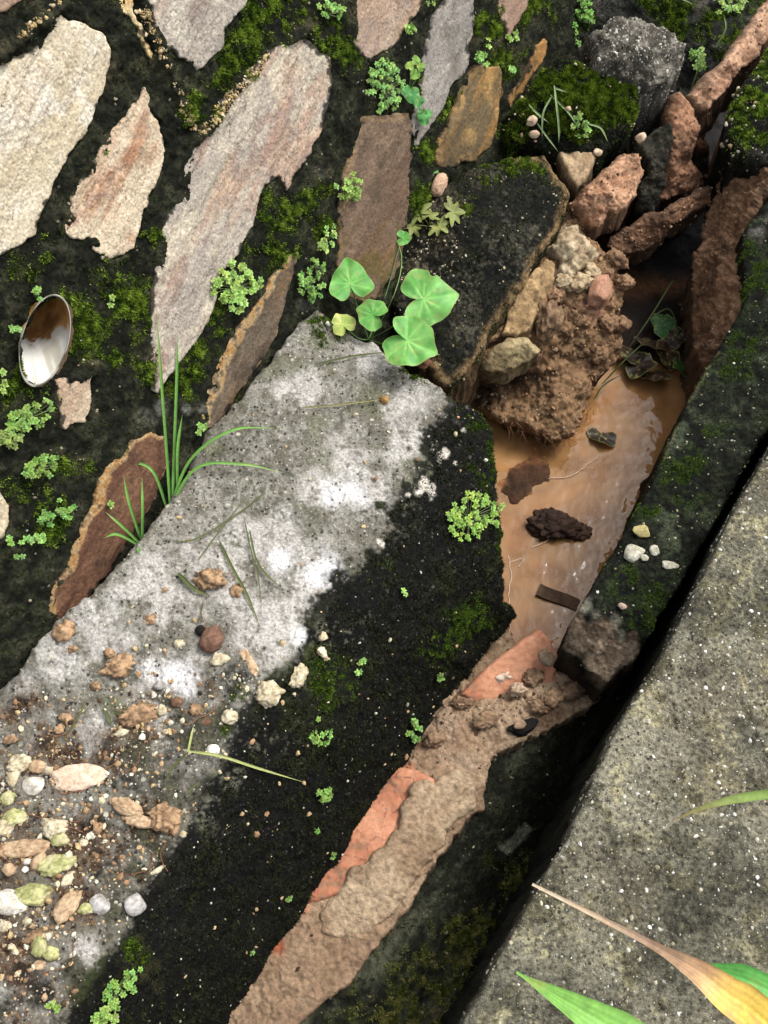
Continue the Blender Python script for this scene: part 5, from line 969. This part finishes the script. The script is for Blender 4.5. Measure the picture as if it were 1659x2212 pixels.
def heart(center, n, ang, R, cols, parent, seed, cup=.18, notch=.5):
    """heart shaped leaf blade with a notch at the stalk and raised veins"""
    r = np.random.default_rng(seed); nt_, nr = 56, 10; lob = .22 if 835 <= seed < 840 else .03
    e1, e2, n = frame_of(n, ang); th = np.linspace(-math.pi, math.pi, nt_, endpoint=False)
    a = np.abs(th); rad = np.where(a > 2.5, 1-notch*((a-2.5)/(math.pi-2.5))**1.3*1.2, 1.)
    rad = rad*(.95-lob*.6+lob*np.cos(th*7)+.05*np.cos(th)+.03*np.sin(th*3+seed)); rad = rad*(1+.07*np.exp(-(th/.32)**2)+.09*np.exp(-((a-2.05)/.35)**2)-.06*np.exp(-((a-1.0)/.4)**2)); rad = rad*(1+.05*fbm(np.c_[np.cos(th)*2, np.sin(th)*2, 0*th+seed], 1., 3, seed)); rad = np.where((np.abs(th-1.1) < .13) & (seed % 3 == 0), rad*.86, rad); rad = np.where(a < .25, rad*(1+.08*(1-a/.25)), rad)
    V = [center+0*n]; t_ = [0.]; A_ = [0.]; P2 = [(0., 0.)]
    for i in range(1, nr+1):
        q = i/nr
        for j in range(nt_):
            x = q*rad[j]*math.cos(th[j]); y = q*rad[j]*math.sin(th[j])
            P2.append((x, y)); t_.append(q); A_.append(th[j])
    P2 = np.array(P2); t_ = np.array(t_); A_ = np.array(A_)
    vein = np.zeros(len(P2))
    for va in (0, .62, -.62, 1.3, -1.3, 2.0, -2.0):
        dd = np.abs(A_-va)*t_; vein = np.maximum(vein, np.exp(-(dd/.045)**2)*(t_ < .92))
    z = cup*(t_**2)*.5+.09*np.sin(A_*3+seed)*t_**2+.05*np.sin(A_*7+seed*2)*t_**3+.12*np.exp(-((A_)/.5)**2)*t_**2*math.sin(seed*1.7)-.10*P2[:, 1]**2-.02*vein-.12*np.clip(P2[:, 0], 0, 2)**2
    V = center+R*(P2[:, :1]*e1+P2[:, 1:]*e2+z[:, None]*n)
    F = [[0, 1+j, 1+(j+1) % nt_] for j in range(nt_)]
    for i in range(nr-1):
        for j in range(nt_):
            k = (j+1) % nt_; a0, b0, c0, d0 = 1+i*nt_+j, 1+(i+1)*nt_+j, 1+(i+1)*nt_+k, 1+i*nt_+k; F += [[a0, b0, c0], [a0, c0, d0]]
    nn = fbm(V, 70, 3, seed); c = mix(cols[0], cols[1], sm(nn, -.5, .6)); c = mix(c, S(196, 190, 110), sm(fbm(V, 160, 3, seed+4), .45, .8)*.5); c = mix(c, S(196, 206, 120), sm(t_, .93, 1.)*.4); c = mix(c, np.clip(c*1.5, 0, .6)*np.array([1.1, 1.05, 1.]), vein*.55)
    V2 = V-n*.0004; F = np.array(F); return put('leaf', np.r_[V, V2], np.r_[F, F[:, ::-1]+len(V)], M['leaf'], np.r_[c, c], parent)
# heart-leaved vine
p0, n0, _ = pt(wall_at, 800, 735); vine = empty('heart_leaved_vine', p0); tag(vine, 'vine with large heart shaped green leaves at the corner of the ledge', 'vine')
def lp(x, y, z): return at_z(np.array([x], float), np.array([y], float), np.array([z]))[0]
VL = [(757, 612, 49, 100, .045, 0), (916, 645, 66, 10, .045, 0), (806, 680, 36, 160, .06, 0), (880, 735, 62, -25, .075, 0), (742, 702, 28, 120, .04, 1), (870, 514, 17, 0, -.01, 0)]
stv = []
for i, (x, y, R, a, z, yl) in enumerate(VL):
    c = lp(x, y, z); m = float((c-C0)@FW)/FD; v = C0-c; v /= np.linalg.norm(v); n = v*.75+np.array([0, 0, .45])+np.array([.12*math.sin(i*2.1), .1*math.cos(i*1.7), 0]); n /= np.linalg.norm(n)
    cols = [S(142, 208, 108), S(108, 184, 86)] if not yl else [S(206, 214, 120), S(170, 196, 96)]
    heart(c, n, math.radians(a), R*m, cols, vine, 800+i, notch=.6)
    e1, e2, nn = frame_of(n, math.radians(a)); st_ = c-e1*R*m*.12
    mid = (st_+p0)/2+np.array([0, 0, -.012]); v, f = tube(spline([st_, mid, p0-n0*.004], 10), .0009, 6); stv.append((v, f, S(132, 176, 100)))
v, f = tube(spline([p0, lp(850, 640, .0), lp(868, 560, -.01), lp(850, 500, -.02), lp(846, 480, -.02)], 16), .0008, 6); stv.append((v, f, S(150, 190, 110)))
v, f, c = join(stv); put('stem', v, f, M['leaf'], c, vine)
# clover beside the bushy tuft, lobed weed
p0, n0, _ = pt(wall_at, 880, 200); clo = empty('clover', p0); tag(clo, 'thin clover with round yellow green leaflets beside the bushy wall tuft', 'clover')
st = []
for i, (x, y, R, yl) in enumerate([(885, 130, 10, 1), (872, 143, 10, 1), (897, 145, 10, 1), (884, 160, 12, 1), (878, 205, 18, 0), (890, 218, 14, 0), (866, 198, 12, 0), (905, 255, 16, 0), (900, 245, 12, 0), (912, 245, 10, 0)]):
    p, n, m = pt(wall_at, x, y); c = p+n*.012; v = C0-c; v /= np.linalg.norm(v); heart(c, v*.8+np.array([.1, 0, .3]), i*1.3, R*m, [S(170, 206, 96), S(140, 190, 84)] if yl else [S(112, 190, 104), S(92, 170, 92)], clo, 820+i, notch=.3)
    v, f = tube(spline([c, (c+p0)/2+n*.004, p0], 6), .0005, 4); st.append((v, f, S(130, 160, 90)))
v, f, c = join(st); put('stem', v, f, M['leaf'], c, clo)
p0, n0, _ = pt(chunk_at, 930, 490); wd = empty('lobed_weed', p0); tag(wd, 'yellowing weed with lobed leaves lying on the tilted black chunk', 'weed')
st = []
for i, (x, y, R, a) in enumerate([(905, 465, 24, 140), (890, 490, 20, 200), (975, 462, 24, 5), (948, 492, 20, -40), (925, 470, 18, 80)]):
    p, n, m = pt(chunk_at, x, y); c = p+n*.008; o = heart(c, n+np.array([0, 0, .5]), math.radians(a), R*m, [S(150, 162, 88), S(128, 136, 70)], wd, 835+i, notch=.7)
    v, f = tube(spline([c, (c+p0)/2+n*.004, p0], 6), .0006, 4); st.append((v, f, S(150, 150, 90)))
v, f, c = join(st); put('stem', v, f, M['leaf'], c, wd)
p0, n0, m = pt(chunk_at, 938, 372); sp = empty('seedling', p0); tag(sp, 'two leaved seedling sprouting beside the pinkish tan pebble', 'seedling')
for i, (x, y, R) in enumerate([(935, 360, 16), (930, 376, 12)]): p, n, m = pt(chunk_at, x, y); heart(p+n*.012, n+np.array([0, -.3, .5]), 1.2*i, R*m, [S(110, 184, 100), S(84, 156, 80)], sp, 842+i, notch=.2)
v, f = tube([p0-n0*.002, p0+n0*.006, p0+n0*.012], .0006, 4); put('stem', v, f, M['leaf'], S(130, 160, 90), sp)

def blade(name, pts, wpx, cols, parent, up=None, fold=.2, tip=True, blunt=False, n=20):
    P = spline(pts, n); t = np.linspace(0, 1, n); m = np.mean([(q-C0)@FW for q in P])/FD
    w = wpx*m*(np.minimum(1, .55+t*3)*np.clip((1-t)*(3.2 if not blunt else 9), .06, 1) if tip else np.ones(n))
    upv = (C0-P.mean(0))/np.linalg.norm(C0-P.mean(0)) if up is None else up
    nc = 13 if wpx > 40 else 3; V, F, tt, uu = ribbon(P, w, upv+np.array([.15, .1, .2]), fold, nc)
    c = np.array([np.interp(tt, np.linspace(0, 1, len(cols)), [k[j] for k in cols]) for j in range(3)]).T
    if nc > 3: c = c*(1+.10*np.cos(uu*2*math.pi*6)+.16*np.exp(-(uu/.05)**2)-.12*sm(fbm(np.c_[tt*30, uu*3, 0*tt], 1., 3, 8), .2, .8))[:, None]; c = mix(c, S(206, 190, 110), sm(fbm(V, 60, 3, 9), .5, .9)*.5)
    o = put(name, V, F, M['grass'], c*(1+.12*fbm(V, 140, 3, 5))[:, None], parent); return o
def lpts(surf, L): return [pt(surf, x, y)[0]+np.array([0, 0, 1.])*h for (x, y, h) in L]
# grass tuft behind the ledge
p0, n0, _ = pt(ledge_at, 362, 1088); gt = empty('grass_tuft', p0-np.array([0, 0, .02])); tag(gt, 'fresh green grass tuft growing from the gap between wall and ledge', 'grass tuft')
G1 = [S(108, 164, 76), S(136, 192, 92), S(160, 206, 110)]
for i, L in enumerate([[(362, 1090, -.02), (372, 1010, .04), (380, 900, .11), (386, 815, .16)], [(366, 1085, -.02), (385, 990, .03), (404, 880, .08), (413, 822, .11)], [(358, 1090, -.02), (420, 1015, .03), (510, 965, .045), (600, 940, .02)], [(352, 1100, -.02), (430, 1030, .025), (530, 1018, .02), (612, 1026, .006)],
                       [(356, 1090, -.02), (345, 1050, .03), (315, 1025, .03), (275, 1019, .012)], [(330, 1110, -.02), (372, 1050, .03), (430, 1000, .05), (445, 975, .05)], [(318, 1140, -.02), (345, 1090, .03), (360, 1000, .06), (362, 960, .08)], [(300, 1160, -.02), (290, 1110, .03), (285, 1065, .05)],
                       [(300, 1165, -.02), (318, 1120, .03), (322, 1065, .045)], [(300, 1165, -.02), (270, 1150, .02), (240, 1128, .03)], [(300, 1168, -.02), (260, 1165, .015), (232, 1172, .015)], [(302, 1165, -.02), (340, 1115, .03), (395, 1055, .05), (450, 1000, .06)], [(310, 1160, -.02), (330, 1105, .03), (352, 1060, .05), (392, 1025, .06)], [(305, 1170, -.02), (302, 1190, .008), (303, 1202, .003)],
                       [(380, 1060, -.01), (395, 1000, .04), (410, 945, .06)], [(372, 1070, -.01), (400, 990, .02), (425, 930, .02)]]):
    if i in (5, 6, 11, 12, 15): continue
    blade('blade', lpts(ledge_at, L), 6.5 if i not in (7, 8, 9, 10, 13) else 6, [G1[0], G1[1], G1[1] if i % 3 else S(176, 200, 120)], gt)
# dry stems and cut grass lying on the ledge
OLV = [S(96, 106, 58), S(120, 128, 72)]; STRAW = [S(190, 200, 120), S(206, 212, 140)]
def lying(L, w, cols, label, grp=None, surf=ledge_at, nm='cut_grass', fold=.15):
    o = blade(nm, lpts(surf, L), w*.72, cols, None, fold=fold); tag(o, label, 'grass stem', grp); return o
DRY = ('thin olive grass blade lying flat on the lichen covered ledge', 'dry grass blades on the ledge')
for L, w in [([(680, 790, .003), (760, 775, .006), (842, 763, .004)], 6), ([(475, 1172, .003), (500, 1225, .006), (535, 1290, .006), (565, 1362, .003)], 9), ([(540, 1150, .006), (560, 1225, .008), (615, 1280, .003)], 6), ([(528, 1120, .004), (540, 1180, .008), (560, 1260, .006), (566, 1340, .003)], 4),
             ([(585, 1055, .003), (520, 1110, .006), (420, 1170, .006), (345, 1165, .003)], 5), ([(430, 1210, .003), (480, 1145, .006), (545, 1060, .004)], 4), ([(385, 1240, .003), (420, 1275, .006), (455, 1290, .003)], 12), ([(440, 1300, .003), (435, 1330, .005), (432, 1360, .003)], 3), ([(225, 1530, .003), (245, 1570, .004)], 8), ([(140, 1600, .003), (175, 1545, .006), (190, 1510, .003)], 6), ([(250, 1540, .003), (285, 1555, .003)], 7), ([(430, 1690, .003), (400, 1720, .003)], 6)]:
    lying(L, w, OLV, *DRY)
lying([(652, 884, .004), (740, 880, .008), (830, 866, .005)], 5, [S(150, 150, 96), S(176, 168, 112)], 'straw coloured stem with a tan seed head lying across the upper ledge')
lone(ledge_at, 830, 866, 20, 20, 0, [S(176, 140, 88), S(150, 116, 70)], 'seed_head', 'small tan seed head at the end of the straw stem', 'seed head', 690, .15, 0, 3, .4, .5, sub=3)
lying([(412, 1628, .012), (480, 1640, .016), (560, 1665, .014), (662, 1702, .035)], 8, STRAW, 'bright yellow green bent stem lying over the black ledge face')
lying([(410, 1630, .012), (416, 1600, .012), (420, 1570, .006)], 7, STRAW, 'short upright piece of the yellow green bent stem on the ledge')
lying([(412, 1628, .012), (380, 1655, .006), (356, 1682, .003)], 6, OLV, 'short olive piece branching from the yellow green bent stem')
RT_ = ('fine reddish root thread lying on the dirty end of the ledge', 'root threads on the ledge')
rr = np.random.default_rng(91)
for (x, y, L) in [(60, 1760, 130), (280, 1610, 150), (215, 1740, 90), (330, 1840, 110), (60, 1850, 90), (160, 2030, 120), (200, 1700, 70), (320, 1600, 90), (360, 1820, 70), (90, 1560, 90), (120, 1600, 80), (30, 2060, 90), (440, 1300, 110), (470, 1520, 90)]:
    a = rr.uniform(0, 3.1); pts = []; q = np.array([x, y], float)
    for k in range(6): pts.append((q[0], q[1], .0025+.003*rr.random())); a += rr.normal()*.5; q = q+np.array([math.cos(a), math.sin(a)])*L/5
    v, f = tube(spline(lpts(ledge_at, pts), 20), .0006, 4); o = put('root_or_glint_line', v, f, M['clod'], S(150, 104, 72)*rr.uniform(.7, 1.3)); tag(o, *RT_[:1], 'root', RT_[1])
# grass on the mossy block
MG = ('pale green grass blade lying on the moss capped block', 'grass blades on the moss capped block')
for L, w in [([(1196, 195, .01), (1200, 240, .014), (1206, 290, .01), (1206, 312, .004)], 7), ([(1190, 215, .006), (1172, 255, .012), (1170, 300, .006)], 6), ([(1142, 232, .006), (1160, 255, .01), (1190, 275, .006)], 6), ([(1270, 275, .008), (1295, 290, .014), (1312, 312, .006)], 6), ([(1188, 210, .006), (1230, 260, .012), (1250, 290, .006)], 5), ([(1195, 195, .006), (1225, 205, .006)], 6), ([(1160, 270, .004), (1180, 300, .006), (1205, 330, .003)], 5)]:
    lying(L, w, [S(150, 178, 120), S(176, 198, 140)], *MG, surf=mossy_at)
BG = ('thin pale grass blade on the earth bank around the grey gravelly chunk', 'grass blades on the earth bank')
for L, w in [([(1330, 90, .1), (1345, 50, .1), (1390, 30, .09), (1440, 28, .05)], 5), ([(1400, 20, .05), (1450, 30, .04), (1490, 40, .03)], 6), ([(1490, 200, .004), (1500, 175, .03), (1505, 150, .03)], 5), ([(1540, 120, .02), (1555, 100, .04), (1550, 70, .04)], 5)]:
    lying(L, w, [S(130, 156, 92), S(160, 178, 120)], *BG, surf=bank_at)
# litter at the head of the water
def lvat(x, y): return at_z(np.asarray(x, float), np.asarray(y, float), -.345+0*np.asarray(x, float))
for i, (x, y, R, a, cc) in enumerate([(1405, 745, 34, 60, 0), (1440, 770, 30, 20, 0), (1380, 790, 34, -20, 1), (1455, 735, 26, 130, 1), (1475, 800, 28, 200, 2), (1430, 705, 26, 10, 3), (1418, 815, 30, 90, 0), (1360, 770, 26, 45, 1), (1300, 945, 30, 60, 1)]):
    p, n, m = pt(lvat, x, y); cols = [[S(84, 62, 46), S(58, 42, 32)], [S(66, 54, 44), S(44, 36, 30)], [S(70, 110, 50), S(52, 84, 40)], [S(64, 120, 56), S(48, 92, 44)]][cc]
    if i == 8: p, n, m = pt(water_at, x, y)
    rt = empty('fallen_leaf', p); heart(p+n*.004, n+np.array([.3*math.sin(i*2), .3*math.cos(i*3), .2]), math.radians(a), R*m, cols, rt, 850+i, notch=.1)
    if i == 8: tag(rt, 'single dark leaf floating on the brown water', 'leaf')
    elif cc == 2: tag(rt, 'dull green leaf at the head of the water below the soil strip', 'leaf')
    elif cc == 3: tag(rt, 'green leaf lying on the litter in the shaded hole', 'leaf')
    else: tag(rt, 'dead brown leaf in the litter at the head of the water', 'leaf', 'dead leaves at the head of the water')
for i, L in enumerate([[(1300, 830, .0), (1350, 790, .03), (1400, 745, .03)], [(1440, 640, .05), (1400, 700, .03), (1350, 770, .02)], [(1280, 870, .01), (1300, 845, .02), (1345, 818, .02)], [(1400, 700, .02), (1440, 690, .03), (1470, 760, .01)]]):
    lying(L, 5, [S(84, 104, 48), S(60, 72, 36)], 'dark grass stem tangled in the litter at the head of the water', 'grass stems in the litter', surf=lvat)
# pale root thread at the water's edge, water glints shaped as white tubes
for i, (L, lab) in enumerate([([(1098, 1200, 0), (1104, 1240, .001), (1098, 1290, .001), (1102, 1330, .001), (1100, 1385, .001)], 'white root thread running down the water edge along the black ledge face'), ([(1148, 1185, .002), (1180, 1170, .002), (1205, 1150, .002), (1240, 1130, .002), (1280, 1140, .002)], 'modelled white water glint curled round the dark clod in the water'), ([(1185, 1035, .002), (1230, 1030, .002), (1270, 1005, .002), (1300, 980, .002)], 'modelled white glint line on the water under the soil overhang'), ([(1100, 1215, .001), (1130, 1208, .001), (1120, 1225, .001)], 'short white loop at the water edge')]):
    v, f = tube(spline(lpts(water_at, L), 26)+np.random.default_rng(i).normal(size=(26, 3))*.0008*np.array([1, 1, .2]), .0009, 5); o = put('root_or_glint_line', v, f, M['clod'], S(222, 196, 176)); tag(o, lab, 'root')

# ---- long leaves of a grass clump rooted beyond the frame, hanging over the pavement
gb = lp(2000, 2560, 0.); gc = empty('grass_clump', gb); tag(gc, 'clump of long broad grass leaves hanging over the speckled pavement, one leaf yellow', 'grass clump')
blade('leaf', [gb, lp(1800, 2560, .2), lp(1480, 2330, .31), lp(1290, 2205, .33), lp(1115, 2100, .31)], 88, [S(140, 200, 92), S(150, 212, 100), S(156, 214, 104)], gc, fold=.12, blunt=False, n=40)
blade('leaf', [gb+np.array([.02, .01, 0]), lp(1990, 2340, .18), lp(1820, 2225, .24), lp(1650, 2136, .25), lp(1560, 2102, .24), lp(1476, 2090, .22)], 60, [S(100, 184, 88), S(116, 200, 98), S(108, 192, 92)], gc, fold=.14, n=40)
Yl = [S(244, 212, 100), S(254, 220, 96), S(254, 220, 98), S(250, 212, 112), S(232, 190, 146), S(224, 190, 160), S(232, 208, 176), S(236, 218, 188)]
P = spline([gb+np.array([-.01, -.01, 0]), lp(1900, 2480, .2), lp(1660, 2218, .31), lp(1570, 2148, .33), lp(1500, 2094, .33), lp(1400, 2036, .3), lp(1300, 1985, .27), lp(1150, 1910, .25)], 48); t = np.linspace(0, 1, 48)
w = np.interp(t, [0, .2, .36, .46, .56, .66, .72, .85, 1], [40, 86, 86, 72, 50, 24, 17, 13, 7])*float((P[20]-C0)@FW)/FD
V, F, tt, uu = ribbon(P, w, (C0-P.mean(0))/1.2+np.array([.1, 0, .2]), .15, 13); c = np.array([np.interp(tt, np.linspace(0, 1, len(Yl)), [k[j] for k in Yl]) for j in range(3)]).T
c = c*(1+.10*np.cos(uu*2*math.pi*6)+.12*np.exp(-(uu/.05)**2))[:, None]; c = mix(c, S(200, 150, 110), sm(fbm(V, 50, 4, 6)+1.6*np.abs(uu), .75, 1.1)*.5)
o = put('leaf', V, F, M['grass'], c*(1+.15*fbm(V, 90, 3, 5))[:, None], gc); o['label'] = 'yellow leaf with a long dry brown tip'
blade('leaf', [gb+np.array([.04, .05, 0]), lp(1950, 1900, .2), lp(1800, 1715, .24), lp(1660, 1716, .22), lp(1540, 1738, .2), lp(1445, 1776, .17)], 20, [S(150, 190, 96), S(160, 196, 100), S(170, 200, 110), S(196, 170, 120)], gc, fold=.15, n=36)
